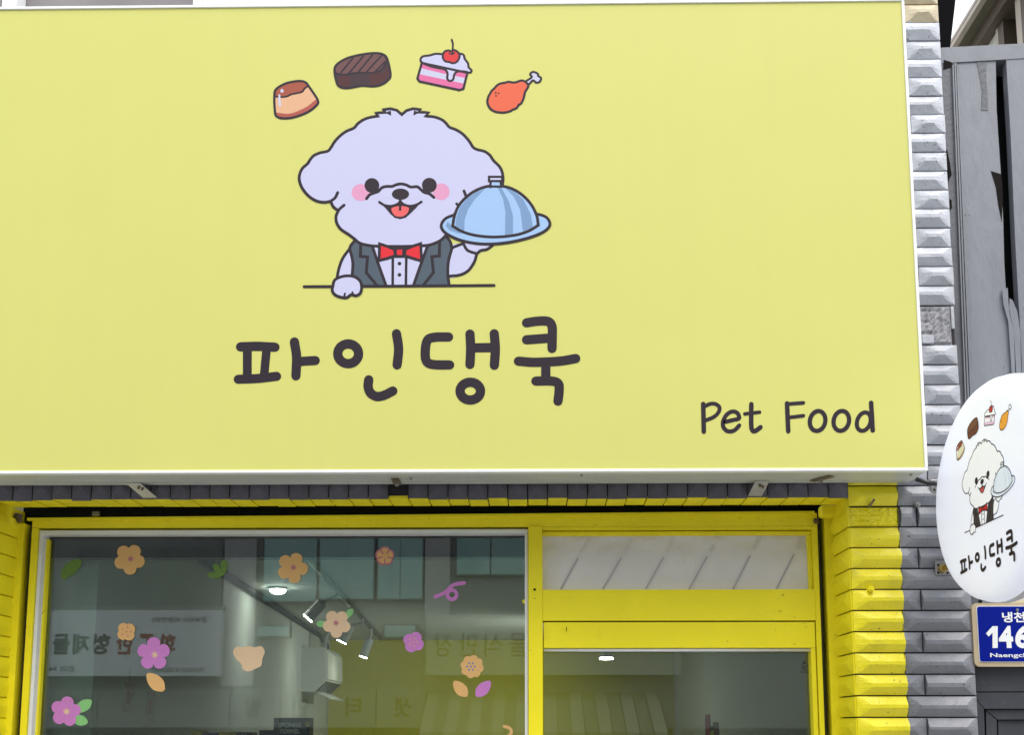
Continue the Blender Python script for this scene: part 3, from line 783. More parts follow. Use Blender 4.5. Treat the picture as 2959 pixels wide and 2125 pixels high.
for px, py, ang in ((1146, 1391, 0.0), (2375, 1382, 0.6)):
    p = under(px, py); b = MB()
    ca, sa = math.cos(ang), math.sin(ang)
    q = [(p.x + a * ca - c * sa, p.y + a * sa + c * ca, zb - .0006) for a, c in ((-.011, -.035), (.011, -.035), (.011, .035), (-.011, .035))]
    b.prism(q, (0, 0, -.0025)); cl = b.build('clip', M_rust, sign)
    MB().tube([(p.x, p.y + .01, zb - .003), (p.x, p.y + .01, zb - .012)], .006, seg=8).build('screw', M_steel, cl)
for px, py in ((1187, 1382), (2632, 1371), (1680, 1372)):
    p = under(px, py); MB().tube([(p.x, p.y, zb), (p.x, p.y, zb - .004)], .004, seg=8).build('screw', M_steel, sign)

# ================================================================== SHOPFRONT FRAME
fz = lambda px, py: px_z(px, py, Y_FRAME)
fx = lambda px, py=1800: px_x(px, py, Y_FRAME)
front = thing('shopfront_frame', 'yellow painted window and door frame with pale inner trim below the sign', 'frame')
X_FL, X_FR = fx(86, 1640), fx(2366, 1640)
X_M0, X_M1 = fx(1527, 1800), fx(1568, 1800)
zh0 = fz(1500, 1523); zhl, zhr = fz(85, 1496), fz(2360, 1476)
b = MB(); b.prism([(X_FL, Y_FRAME, zh0), (X_FR, Y_FRAME, zh0), (X_FR, Y_FRAME, zhr - .0085), (X_FL, Y_FRAME, zhl - .0085)], (0, .07, 0)); b.build('header', M_frame, front)
b = MB(); b.prism([(X_FL - .012, Y_FRAME - .012, zhl - .012), (X_FR - .01, Y_FRAME - .012, zhr - .012), (X_FR - .01, Y_FRAME - .012, zhr - .004), (X_FL - .012, Y_FRAME - .012, zhl - .004)], (0, .0118, 0)); b.build('drip_edge', M_frame, front)
i = 0
pxs = 150
while pxs < 2330:                                 # painted-over rivets in the header
    p = at(pxs + random.uniform(-8, 8), 1508 + random.uniform(-3, 3) - (pxs - 150) * .003, Y_FRAME)
    rr_ = random.uniform(.0028, .0045); bb = MB()
    vs = [(p.x, Y_FRAME - rr_ * .8, p.z)]; n = 9
    for k in range(n):
        a = 2 * math.pi * k / n; vs.append((p.x + rr_ * math.cos(a) * 1.2, Y_FRAME - .0001, p.z + rr_ * math.sin(a)))
    bb.add(vs, [(0, 1 + k, 1 + (k + 1) % n) for k in range(n)]); bb.build('rivet', M_frame, front)
    pxs += 66
bxp(front, 'stile', M_frame, X_FL, fx(104, 1640), Y_FRAME - .001, Y_FRAME + .07, -.05, zh0 - .0005, bev=.001)
bxp(front, 'stile', M_frame, fx(2352, 1640), X_FR, Y_FRAME - .001, Y_FRAME + .07, -.05, zh0 - .0005, bev=.001)
mu = bxp(front, 'mullion', M_frame, X_M0, X_M1, Y_FRAME - .004, Y_FRAME + .07, -.05, zh0 - .0006, bev=.001)
for py, r_ in ((1705, .004), (1731, .0015)):
    p = at(1545, py, Y_FRAME - .004); MB().tube([p + Vector((0, .002, 0)), p + Vector((0, -.0006, 0))], r_, seg=12).build('screw_hole', M_dark, mu)
bxp(front, 'inner_lip', M_frame, fx(118, 1640) - .004, fx(118, 1640) + .004, Y_FRAME + .032, Y_FRAME + .07, -.05, zh0 - .03)
# pale trim round the large pane
zt1 = fz(800, 1531); tw = .0125
bxp(front, 'pale_trim', M_trim, fx(104, 1640) + .0005, fx(104, 1640) + tw, Y_FRAME + .006, Y_FRAME + .069, -.05, zt1 + .0005, bev=.003)
bxp(front, 'pale_trim', M_trim, X_M0 - .0112, X_M0 - .0006, Y_FRAME + .006, Y_FRAME + .069, -.05, zt1 - .013, bev=.003)
bxp(front, 'pale_trim', M_trim, fx(104, 1640) + .0005, X_M0 - .0006, Y_FRAME + .005, Y_FRAME + .069, zt1 - .0125, zt1 + .0008, bev=.003)
GX0, GX1 = fx(104, 1640) + tw - .003, X_M0 - .009
GZ1 = zt1 - .01
pane = bxp(front, 'window_pane', M_glass, GX0, GX1, Y_GLASS, Y_GLASS + .006, .3, GZ1)
bxp(front, 'lower_panel', M_frame, GX0, GX1, Y_FRAME + .02, Y_FRAME + .068, -.05, .2995)
bxp(front, 'blind_box', mat('blind_box_grey', (.50, .54, .49), .6, var=.06), GX0 + .02, GX1 - .002, Y_GLASS + .03, Y_GLASS + .075, fz(800, 1583), GZ1 + .01)
# channel strips in the black gaps
bxp(front, 'gap_seal', M_rubber, xl + .008, xl + .018, JAMB + .02, JAMB + .05, -.05, zhl - .02, bev=.002)
bxp(front, 'gap_seal', M_rubber, xr - .016, xr - .008, JAMB + .02, JAMB + .05, -.05, zhr - .01, bev=.002)
p = at(275, 1484, Y_FRAME + .02); bxp(front, 'bracket_tab', M_steel, p.x - .01, p.x + .012, p.y, p.y + .01, p.z - .008, p.z + .006, bev=.001)
p = at(30, 1500, Y_FRAME - .03)
def lump(b, c, r, seed):
    rnd = random.Random(seed); bm = bmesh.new(); bmesh.ops.create_icosphere(bm, subdivisions=2, radius=r)
    for v in bm.verts: v.co *= rnd.uniform(.65, 1.25)
    b.add([(v.co + Vector(c))[:] for v in bm.verts], [[v.index for v in f.verts] for f in bm.faces]); bm.free()
b = MB(); lump(b, at(52, 1497, Y_FRAME - .01), .014, 2); b.build('torn_foam', mat('torn_foam', (.10, .07, .045), .9, var=.4, vscale=90), front)
b = MB(); lump(b, at(2358, 1507, Y_FRAME - .004), .009, 4); b.build('torn_foam', MATS['torn_foam'], front)
# transom: glass covered with protective film from inside
zr1, zr0 = fz(1950, 1705), fz(1950, 1795)
M_film = mat('protective_film', (0.72, 0.705, 0.70), 0.4, var=0.06, vscale=3, bump=0.012, bscale=6)
TX0, TX1 = X_M1 + .0005, fx(2340, 1640)
zt_in = fz(1950, 1545)
bxp(front, 'transom_rail', M_frame, TX0 - .0004, fx(2352, 1640) - .0004, Y_FRAME - .002, Y_FRAME + .07, zr0, zr1, bev=.001)
bxp(front, 'transom_bead', M_frame, TX0, fx(2352, 1640) - .0004, Y_FRAME + .018, Y_FRAME + .045, zt_in, fz(1950, 1533), bev=.002)
bxp(front, 'transom_bead', M_frame, TX0, fx(2352, 1640) - .0004, Y_FRAME + .002, Y_FRAME + .045, fz(1950, 1530.5), zh0 - .0007)
bxp(front, 'transom_bead', M_frame, TX1, fx(2352, 1640) - .0005, Y_FRAME + .018, Y_FRAME + .045, zr1 + .0003, zt_in - .0004, bev=.001)
YF = Y_FRAME + .03
bb = MB(); nx, nz = 60, 14; rnd = random.Random(3); vs = []
for j in range(nz + 1):
    for i in range(nx + 1):
        x = TX0 + (TX1 + .004 - TX0) * i / nx; z = zr1 - .003 + (zt_in + .006 - zr1) * j / nz
        y = YF + .0016 * math.sin(x * 9 + z * 14) + (.006 * math.exp(-((z - zt_in + .02) / .012) ** 2) * math.sin(x * 31))
        vs.append((x, y, z))
bb.add(vs, [(j * (nx + 1) + i, j * (nx + 1) + i + 1, (j + 1) * (nx + 1) + i + 1, (j + 1) * (nx + 1) + i) for j in range(nz) for i in range(nx)])
film = bb.build('protective_film', M_film, front, smooth=True)
M_mark = mat('film_mark', (0.40, 0.40, 0.46), 0.5)
M_mark2 = mat('film_print', (0.60, 0.585, 0.585), 0.5)
dash = [((1670, 1615), (1620, 1704)), ((1794, 1615), (1742, 1704)), ((1917, 1612), (1866, 1704)), ((2043, 1610), (1991, 1704)), ((2168, 1607), (2118, 1704)), ((2294, 1604), (2243, 1704))]
for (a, c) in dash:
    pa, pc = at(*a, YF - .0045), at(*c, YF - .0045)
    vs, fs = stroke([(pa.x, pa.z), (pc.x, pc.z)], .0042)
    MB().add([(v[0], YF - .0045, v[1]) for v in vs], fs).build('film_dash', M_mark, film)
    # mirrored print running on from each dash
    d = (pa - pc).normalized(); nrm = Vector((-d.z, 0, d.x))
    for s_, dist in (('STIHLS', .047), ('282', .092)):
        pp = pa + d * dist
        tb = MB(); text_on(tb, s_, pp, -d, nrm, .016, M_mark2, fit_h=.012)
        if pp.z < zt_in - .004 or s_ != '282': tb.build('film_lettering', M_mark2, film)

# ================================================================== DOOR
door = thing('shop_door', 'glazed shop door with wide yellow top rail right of the window', 'door')
DX0, DX1 = X_M1 + .003, fx(2352, 1640) - .003
zd1, zd0 = fz(1950, 1799), fz(1950, 1874)
rail = bxp(door, 'top_rail', M_frame, DX0, DX1, Y_FRAME + .002, Y_FRAME + .05, zd0, zd1, bev=.0015)
p = at(1637, 1819, Y_FRAME + .002)
lock = MB(); lock.tube([p + Vector((0, .001, 0)), p + Vector((0, -.0016, 0))], .009, seg=20); lk = lock.build('lock_cover', M_frame, rail)
bxp(rail, 'key_slot', M_dark, p.x - .0011, p.x + .0011, p.y - .0022, p.y, p.z - .006, p.z + .006)
b = MB(); b.tube([(DX0, Y_FRAME + .012, zd0 - .0055), (DX1, Y_FRAME + .012, zd0 - .0055)], .0055, seg=12); b.build('glazing_bead', M_trim, door, True)
bxp(door, 'stile', M_frame, DX1 - .014, DX1, Y_FRAME + .004, Y_FRAME + .05, .02, zd0 - .0005, bev=.001)
dglass = bxp(door, 'door_pane', M_glass, DX0, DX1 - .0135, Y_GLASS - .012, Y_GLASS - .006, .05, zd0 - .002)
bxp(door, 'bottom_rail', M_frame, DX0, DX1, Y_FRAME + .002, Y_FRAME + .05, .0, .0495)
M_etch = mat('black_glass_print', (0.03, 0.03, 0.03), 0.5)
p = at(2325, 1920, Y_GLASS - .0125)
b = MB()
vs, fs = stroke([(q[0], q[1]) for q in ell(p.x, p.z - .002, .0085, .0055, 0, 24)], .0018, True)
b.add([(v[0], p.y, v[1]) for v in vs], fs)
b.add([(p.x - .0022, p.y - .0002, p.z - .002), (p.x + .0022, p.y - .0002, p.z - .002), (p.x + .0022, p.y - .0002, p.z + .009), (p.x - .0022, p.y - .0002, p.z + .009)], [(0, 1, 2, 3)])
for k, (w_, h_) in enumerate(((.02, .004), (.012, .004), (.028, .003))):
    zz = p.z - .014 - k * .0065
    for q in range(7):
        x0 = p.x - w_ / 2 + w_ * q / 7
        b.add([(x0, p.y, zz), (x0 + w_ / 10, p.y, zz), (x0 + w_ / 10, p.y, zz + h_), (x0, p.y, zz + h_)], [(0, 1, 2, 3)])
b.build('glass_maker_mark', M_etch, door)

# ================================================================== WINDOW STICKERS
S_OR, S_PE, S_PK, S_GR, S_LG, S_CN, S_BL = (mat('sticker_orange', lin(240, 190, 120, .8), .5), mat('sticker_peach', lin(240, 208, 168, .8), .5), mat('sticker_pink', lin(215, 135, 210, .8), .5),
    mat('sticker_green', lin(112, 150, 62, .7), .5), mat('sticker_light_green', lin(140, 205, 130, .8), .5), mat('sticker_mauve', lin(200, 120, 140, .8), .5), mat('sticker_blue', lin(110, 140, 200, .8), .5))
def petals(x, y, r, n, rot, k=.5, depth=.40):
    return ell(x, y, r, r, 0, n * 12, wob=lambda a: (1 - depth) + depth * abs(math.cos((a - rot) * n / 2)) ** k)
def sticker(name, label, cat, ops, group='flower stickers on the shop window'):
    b = MB(); lay = 0
    for op in ops:
        y = Y_GLASS - .0009 - lay * .00012
        def w3(p):
            q = at(p[0], p[1], y); return (q.x, y, q.z)
        if op[0] == 'f': b.add([w3(p) for p in op[2]], [tuple(range(len(op[2])))], op[1])
        else:
            vs, fs = stroke(op[2], op[3], op[4]); b.add([w3(p) for p in vs], fs, op[1])
        lay += 1
    o = b.build(name, None, None); tag(o, label, cat, group); return o
def star(x, y, r, m): return [('l', m, [(x + r * math.cos(a), y + r * math.sin(a)), (x - r * math.cos(a), y - r * math.sin(a))], r * .5, False) for a in (0.3, 1.35, 2.4)]
def leaf(m, x0, y0, x1, y1, w):
    dx, dy = x1 - x0, y1 - y0; nx_, ny_ = -dy, dx; L = math.hypot(dx, dy); nx_, ny_ = nx_ / L * w, ny_ / L * w
    return ('f', m, spline([(x0, y0), (x0 + dx * .3 + nx_ * .9, y0 + dy * .3 + ny_ * .9), (x0 + dx * .7 + nx_, y0 + dy * .7 + ny_), (x1, y1), (x0 + dx * .7 - nx_, y0 + dy * .7 - ny_), (x0 + dx * .3 - nx_ * .9, y0 + dy * .3 - ny_ * .9)], True))
def dots(m, x, y, r, n=5, s=3.2): return [('f', m, ell(x + r * math.cos(k * 2 * math.pi / n), y + r * math.sin(k * 2 * math.pi / n), s, s, 0, 8)) for k in range(n)] + [('f', m, ell(x, y, s, s, 0, 8))]
flower = 'flower_sticker'
sticker('leaf_sticker', 'dark green peeling leaf sticker at the upper left of the window', 'sticker', [('f', S_GR, spline([(178, 1672), (176, 1655), (188, 1634), (205, 1622), (228, 1617), (236, 1624), (232, 1640), (222, 1650), (215, 1660), (204, 1664), (196, 1668), (190, 1677)], True))])
sticker(flower, 'orange five-petal flower sticker nearest the window top left corner', 'sticker', [('f', S_OR, petals(374, 1617, 45, 5, .25)), *star(377, 1616, 7, S_CN)])
sticker('leaf_sticker', 'pale green two-lobed leaf sticker between two orange flowers', 'sticker', [('f', S_GR, spline([(598, 1662), (608, 1655), (622, 1656), (614, 1640), (620, 1630), (632, 1634), (638, 1645), (638, 1626), (648, 1618), (657, 1628), (655, 1650), (644, 1665), (625, 1673), (606, 1670)], True))])
sticker(flower, 'orange five-petal flower sticker just above the round ceiling light', 'sticker', [('f', S_OR, petals(845, 1642, 45, 5, .1)), *star(848, 1641, 7, S_CN)])
sticker(flower, 'small orange flower sticker outlined in pink near the window top', 'sticker', [('f', S_CN, petals(1112, 1608, 28, 5, -.31, depth=.15)), ('f', S_OR, petals(1112, 1608, 23, 5, -.31, depth=.15))] + [('l', S_CN, [(1112 + 20 * math.cos(a), 1608 + 20 * math.sin(a)), (1112 + 9 * math.cos(a), 1608 + 9 * math.sin(a))], 4, False) for a in [math.pi * 2 * k / 5 - 1.57 + .63 for k in range(5)]])
sticker('ribbon_sticker', 'pink curled ribbon sticker high on the right of the window', 'sticker', [('l', S_PK, spline([(1258, 1726), (1285, 1714), (1310, 1692), (1341, 1686)]), 10.5, False), ('l', S_PK, [p for p in ell(1306, 1720, 13.5, 13.5, 0, 20)], 10.5, True)])
sticker(flower, 'peach flower sticker with two green leaves', 'sticker', [leaf(S_LG, 995, 1790, 1020, 1761, 9), leaf(S_LG, 945, 1805, 914, 1804, 9), ('f', S_PE, petals(973, 1804, 41, 5, .35)), *star(971, 1802, 7, S_CN)])
sticker(flower, 'small orange four-petal flower sticker with pink dots left of the large pink one', 'sticker', [('f', S_OR, petals(365, 1827, 28, 4, .9, depth=.30)), *dots(S_CN, 365, 1827, 13, 5, 2.4)])
sticker(flower, 'large pink five-petal flower sticker over the mirrored red lettering', 'sticker', [('f', S_PK, petals(444, 1891, 48, 5, -1.57)), *star(447, 1894, 8, S_PE)])
sticker('petal_sticker', 'single orange petal sticker below the large pink flower', 'sticker', [leaf(S_OR, 425, 1948, 474, 1998, 19)])
sticker('petal_sticker', 'peach three-lobed sticker left of the air conditioner', 'sticker', [('f', S_PE, spline([(673, 1885), (685, 1870), (702, 1872), (715, 1868), (735, 1872), (755, 1869), (765, 1885), (758, 1905), (755, 1925), (738, 1934), (718, 1942), (702, 1936), (698, 1922), (682, 1905)], True))])
sticker(flower, 'small pink four-petal flower sticker at the ceiling edge', 'sticker', [('f', S_PK, petals(1195, 1857, 31, 4, .5, depth=.32)), *dots(S_OR, 1194, 1857, 12, 5, 2.6)])
sticker(flower, 'orange eight-petal flower sticker with blue dots', 'sticker', [('f', S_OR, petals(1364, 1928, 34, 8, .2, depth=.2)), *dots(S_BL, 1361, 1928, 11, 6, 2.8)])
sticker('petal_sticker', 'orange petal sticker below the eight-petal flower', 'sticker', [leaf(S_OR, 1311, 1970, 1350, 2014, 16)])
sticker('petal_sticker', 'pink petal sticker below the eight-petal flower', 'sticker', [leaf(S_PK, 1417, 1970, 1376, 2014, 16)])
sticker(flower, 'pink flower sticker with two light green leaves at the lower left', 'sticker', [leaf(S_LG, 215, 2060, 265, 2026, 15), leaf(S_LG, 205, 2075, 254, 2090, 14), ('f', S_PK, petals(190, 2058, 44, 5, -1.4)), *star(192, 2058, 8, S_PE)])
sticker('ribbon_sticker', 'orange ribbon sticker cut by the bottom of the picture', 'sticker', [('l', S_OR, spline([(1457, 2101), (1472, 2106), (1478, 2118), (1468, 2130), (1460, 2142)]), 8.5, False)])
sticker('sticker_scrap', 'tiny yellow scrap stuck to the pane beside the mullion', 'sticker', [('f', M_frame, [(1508, 1738), (1517, 1730), (1517, 1746), (1512, 1746)])], group=None)

# ================================================================== INSIDE THE SHOP
M_lamp = mat('lamp_body_white', (0.55, 0.56, 0.57), 0.4)
M_glow = mat('lamp_glow', (1, 1, 1), 0.5, emit=(1.0, 0.97, 0.9), estr=16.0)
M_rail = mat('black_track', (0.02, 0.02, 0.02), 0.4)
def lamp_light(loc, aim, energy, ang, name):
    l = bpy.data.lights.new(name, 'SPOT'); l.energy = energy; l.spot_size = math.radians(max(ang, 120)); l.spot_blend = 1.0; l.shadow_soft_size = .04; l.color = (1, .96, .88)
    o = bpy.data.objects.new(name, l); COL.objects.link(o); o.location = loc
    o.rotation_euler = Vector(aim).to_track_quat('-Z', 'Y').to_euler(); return o
# round ceiling light
pc = atz(803, 1702, RZ - .006)
dl = thing('ceiling_light', 'round lit ceiling light inside the shop', 'lamp')
b = MB(); b.tube([(pc.x, pc.y, RZ - .001), (pc.x, pc.y, RZ - .012)], .048, seg=32); b.build('rim', M_lamp, dl)
b = MB(); b.tube([(pc.x, pc.y, RZ - .0125), (pc.x, pc.y, RZ - .022), (pc.x, pc.y, RZ - .032), (pc.x, pc.y, RZ - .037)], [.043, .041, .03, .012], seg=32); b.build('diffuser', M_glow, dl)
dlo = lamp_light((pc.x, pc.y, RZ - .06), (.6, 0, -1), .15, 170, 'ceiling_light_glow'); dlo.parent = dl
# lighting track
ra, rb = atz(868, 1590, RZ - .012), atz(1100, 1848, RZ - .012)
rl = MB(); rl.tube([ra, rb], .014, seg=6); tag(rl.build('lighting_track', M_rail), 'black lighting track running along the shop ceiling', 'track')
def spot(mount_py, neck, lens, s, label, e):
    t = thing('track_light', label, 'lamp', 'spotlights hanging from the track')
    f_ = (mount_py - 1590) / (1848 - 1590.0); pk = atz(868 + (1100 - 868) * f_, mount_py, RZ - .02)
    a_, tp = at(*neck, pk.y), at(*lens, pk.y)
    dv = (tp - a_).normalized()
    b = MB(); b.tube([pk, pk + Vector((0, 0, -.03)), a_ - dv * .01], .010, seg=8); b.build('arm', M_lamp, t)
    b = MB(); b.tube([a_ - dv * .012, a_, tp], [s * .55, s, s], seg=18, cap=True); b.build('head', M_lamp, t, False)
    b = MB(); b.tube([tp + dv * .001, tp + dv * .008], s * .93, seg=18); b.build('lens', M_glow, t)
    o = lamp_light(tp + dv * .03, Vector((dv.x, -.3, -1.2)), e, 150, 'track_light_glow'); o.parent = t
spot(1705, (930, 1745), (891, 1786), .032, 'nearest of the track spotlights, left of the flower with leaves', 0.5)
spot(1790, (1010, 1812), (988, 1855), .036, 'track spotlight partly behind the peach flower with leaves', 0.5)
spot(1818, (1068, 1850), (1050, 1899), .032, 'small track spotlight in front of the yellow back wall', 0.5)
t = thing('pendant_spotlight', 'lit spotlight seen at the top of the door glass', 'lamp')
a_, tp = at(1752, 1880, 4.2), at(1752, 1902, 4.2)
b = MB(); b.tube([Vector((a_.x, a_.y, RZ)), a_], .009, seg=8); b.build('arm', M_lamp, t)
b = MB(); b.tube([a_, tp], [.03, .05], seg=18); b.build('head', M_lamp, t)
b = MB(); b.tube([tp + Vector((0, 0, -.001)), tp + Vector((0, 0, -.012))], .047, seg=18); b.build('lens', M_glow, t)
l = bpy.data.lights.new('pendant_spotlight_glow', 'SPOT'); l.energy = 19; l.spot_size = math.radians(165); l.spot_blend = 1.0; l.shadow_soft_size = .06; l.color = (1, .96, .88)
o = bpy.data.objects.new('pendant_spotlight_glow', l); COL.objects.link(o); o.location = tp + Vector((-.02, 0, -.09)); o.rotation_euler = Vector((-.8, .35, -.35)).to_track_quat('-Z', 'Y').to_euler(); o.parent = t
# cable duct along the wall top
pa, pb = atz(536, 1584, RZ - .02), atz(925, 1840, RZ - .02)
du = MB().tube([pa, pb, pb + Vector((.03, .12, -.06)), pb + Vector((.04, .16, -.22))], .017, seg=10)
tag(du.build('refrigerant_pipe', mat('dark_pipe_wrap', (.03, .032, .03), .6), None, True), 'dark wrapped pipe running along the top of the left wall', 'pipe')
# air conditioner on the left wall
RX0 = wall_x(5.0) + .002
ac = thing('air_conditioner', 'white wall-mounted air conditioner inside the shop by the yellow wall', 'air conditioner')
M_ac = mat('white_plastic', (0.78, 0.78, 0.75), .4, var=.03)
ya0, ya1 = atx(857, 1900, RX0).y, atx(985, 1900, RX0 + .20).y
zt_, zb_ = atx(860, 1872, RX0).z, atx(905, 1998, RX0 + .15).z
def xz(b, pts, y0, y1): b.prism([(x, y0, z) for x, z in pts], (0, y1 - y0, 0))
prof = [(RX0 + .001, zt_), (RX0 + .18, zt_), (RX0 + .205, zt_ - .03), (RX0 + .21, zb_ + .075), (RX0 + .13, zb_), (RX0 + .001, zb_)]
b = MB(); xz(b, prof, ya0, ya1); b.build('casing', M_ac, ac)
b = MB(); xz(b, [(RX0 + .2105, zb_ + .085), (RX0 + .222, zb_ + .09), (RX0 + .216, zt_ - .04), (RX0 + .2062, zt_ - .035)], ya0 + .02, ya1 - .02); b.build('front_panel', M_ac, ac)
b = MB(); xz(b, [(RX0 + .206, zb_ + .076), (RX0 + .214, zb_ + .070), (RX0 + .142, zb_ + .002), (RX0 + .134, zb_ + .008)], ya0 + .05, ya1 - .05); b.build('outlet', M_rail, ac)
b = MB(); xz(b, [(RX0 + .138, zb_ - .003), (RX0 + .235, zb_ - .055), (RX0 + .238, zb_ - .049), (RX0 + .142, zb_ + .001)], ya0 + .05, ya1 - .05); b.build('flap', M_ac, ac)
b = MB(); b.tube([(RX0 + .10, ya1 - .12, zt_ - .01), (RX0 + .10, ya1 - .12, zt_ + .12), (RX0 + .14, ya1 - .05, zt_ + .2), (RX0 + .14, ya1 + .1, RZ - .03)], .02, seg=8); b.build('pipe', M_lamp, ac, True)
# shelf unit and boxes
M_navy = mat('navy_carton', (0.012, 0.014, 0.045), .45, var=.1); M_ycart = mat('yellow_carton', (0.62, 0.42, 0.02), .5, var=.1)
M_ltr = mat('white_print', (0.75, 0.75, 0.75), .5); M_wood = mat('shelf_board', (0.42, 0.34, 0.24), .6, var=.15, vscale=6, stretch=(8, 1, 1))
YB = .46
sh = thing('display_shelf', 'low display shelf below the window that carries the cartons', 'shelf')
zs = px_z(840, 2125, YB) - .06
sxa, sxb = px_x(300, 2120, YB), px_x(960, 2120, YB)
bxp(sh, 'board', M_wood, sxa, sxb, YB - .03, YB + .2, zs - .025, zs, bev=.003)
bxp(sh, 'board', M_wood, sxa, sxb, YB - .03, YB + .2, .5, .525, bev=.003)
for x in (sxa + .02, sxb - .05):
    for y in (YB, YB + .15): bxp(sh, 'leg', M_wood, x, x + .03, y, y + .03, 0, zs - .0255)
def carton(px0, px1, pyt, y, m, label, words=None, seal=False, depth=.07):
    z1 = px_z((px0 + px1) / 2, pyt, y); x0, x1 = px_x(px0, 2110, y), px_x(px1, 2110, y)
    t = thing('carton', label, 'carton', 'cartons on the display shelf')
    bxp(t, 'box', m, x0, x1, y, y + depth, zs + .0005, z1, bev=.002)
    if words:
        for k, w_ in enumerate(words):
            bb = MB(); text_on(bb, w_, ((x0 + x1) / 2 - .005, y - .001, z1 - .024 - k * .0205), (1, 0, 0), (0, 0, 1), .03, M_ltr, bold=.0012, fit_h=.0155)
            bb.build('lettering', M_ltr, t)
    if seal:
        bb = MB(); bb.tube([(x1 - .006, y, z1 - .022), (x1 - .006, y - .0012, z1 - .022)], .008, seg=20); bb.build('seal', M_ycart, t)
carton(790, 893, 2076, YB, M_navy, 'navy carton lettered in white standing tallest on the shelf', ('SPONGE', 'TOWEL'), True)
carton(749, 788, 2112, YB - .015, M_navy, 'shorter navy carton in front of the tallest one', None, False)
carton(632, 682, 2117, YB, M_ycart, 'yellow carton right of the dark boxes on the shelf')
carton(585, 630, 2120, YB, M_navy, 'dark carton between the two yellow cartons')
carton(551, 583, 2112, YB, M_ycart, 'leftmost yellow carton on the shelf')
carton(684, 728, 2118, YB + .02, M_navy, 'navy carton between the yellow one and the short navy one')
# hanging charm strips
M_charm = mat('charm_paper', (.30, .17, .09), .7, var=.15, vscale=20); M_charm.node_tree.nodes['Principled BSDF'].inputs['Transmission Weight'].default_value = 0.0; M_cred = mat('charm_red', (.33, .06, .03), .6)
for (x, y0, y1, w_, lab) in ((372, 1975, 2062, 24, 'upper left paper charm strip with red writing'), (436, 2000, 2095, 20, 'lower right paper charm strip with red writing')):
    t = thing('charm_strip', lab + ' hung inside the window', 'charm', 'paper charms hung inside the window')
    Y = .36; a_, b_ = at(x - w_ / 2, y0, Y), at(x + w_ / 2, y1, Y)
    bb = MB(); n = 8
    vs = []
    for j in range(n + 1):
        z = a_.z + (b_.z - a_.z) * j / n; off = .006 * math.sin(j * .9)
        vs += [(a_.x - .004 * j / n, Y + off, z), (b_.x - .004 * j / n, Y + off, z), (a_.x - .004 * j / n, Y + off + .001, z), (b_.x - .004 * j / n, Y + off + .001, z)]
    for j in range(n):
        i0 = j * 4; bb.add([], []); bb.f += [(i0, i0 + 1, i0 + 5, i0 + 4), (i0 + 2, i0 + 6, i0 + 7, i0 + 3), (i0, i0 + 4, i0 + 6, i0 + 2), (i0 + 1, i0 + 3, i0 + 7, i0 + 5)]; bb.mi += [0] * 4
    bb.v = vs; bb.build('strip', M_charm, t)
    xm = (a_.x + b_.x) / 2; zc_ = (a_.z + b_.z) / 2
    bb = MB()
    for k in range(5):
        zz = zc_ + .020 - k * .009; bb.box(xm - .005 + .002 * (k % 2), xm + .004 + .002 * ((k + 1) % 2), Y - .0085, Y - .0075, zz - .004, zz + .005)
    bb.build('writing', M_cred, t)['kind'] = 'stuff'
    bb = MB().tube([(xm, Y, a_.z), (xm, Y, a_.z + .05)], .0006, seg=5); bb.build('string', M_rail, t)
# bottles and sticks behind the door glass
def bottle(px, pyt, r, m, label, Y=.62, cap=None):
    t = thing('bottle', label, 'bottle'); z1 = px_z(px, pyt, Y); x = px_x(px, 2115, Y)
    bb = MB(); bb.tube([(x, Y, zs2 + .0005), (x, Y, z1 - .03), (x, Y, z1 - .02), (x, Y, z1 - .012)], [r, r, r * .96, r * .9], seg=14); bb.build('body', m, t, True)
    bb = MB(); bb.tube([(x, Y, z1 - .0118), (x, Y, z1)], r * .88, seg=12); bb.build('cap', cap or m, t)
zs2 = 1.44
st = thing('counter', 'pale counter standing inside behind the shop door', 'counter')
bxp(st, 'top', M_rw, .35, .86, .5, .74, zs2 - .03, zs2, bev=.004); bxp(st, 'body', M_wood, .38, .83, .52, .72, 0, zs2 - .0305)
bottle(2046, 2066, .010, mat('red_plastic', (.75, .09, .03), .4), 'slim red bottle standing tallest behind the door glass')
bottle(2057, 2100, .010, mat('lime_plastic', (.6, .62, .05), .4), 'short lime green bottle between the red and the brown one', cap=M_etch)
bottle(2069, 2089, .012, mat('brown_plastic', (.28, .11, .04), .4), 'brown bottle right of the lime green one')

# ================================================================== ROUND PROJECTING SIGN
OX, OYC, OZC, OA, OB, OT = 1.145, -0.391, 2.206, 0.345, 0.285, 0.11
oval = thing('round_sign', 'lit white oval sign projecting from the pier on brackets', 'sign')
M_oval = mat('lit_acrylic', (0.62, 0.63, 0.72), 0.3, emit=(0.84, 0.88, 1.0), estr=0.24)
M_orim = mat('white_acrylic_rim', (0.80, 0.83, 0.84), 0.25, dirt=.2, dirtcol=(.3, .3, .25), dscale=20)
def oval_body():
    b = MB(); seg = 96
    prof = [(0.001, 0.0), (.5, 0.0), (.80, 0.0006), (.90, .003), (.955, .010), (.985, .022), (1.0, .042), (1.0, OT - .042), (.985, OT - .022), (.955, OT - .01), (.90, OT - .003), (.5, OT), (.001, OT)]
    vs = []; fs = []
    for s_, dx in prof:
        for k in range(seg):
            a = 2 * math.pi * k / seg
            # rim thickness is absolute, so inset evenly
            vs.append((OX + dx, OYC + OA * s_ * math.cos(a), OZC + OB * s_ * math.sin(a)))
    for j in range(len(prof) - 1):
        for k in range(seg): fs.append((j * seg + k, j * seg + (k + 1) % seg, (j + 1) * seg + (k + 1) % seg, (j + 1) * seg + k))
    b.add(vs, fs); return b
oval_body().build('body', M_oval, oval, True)
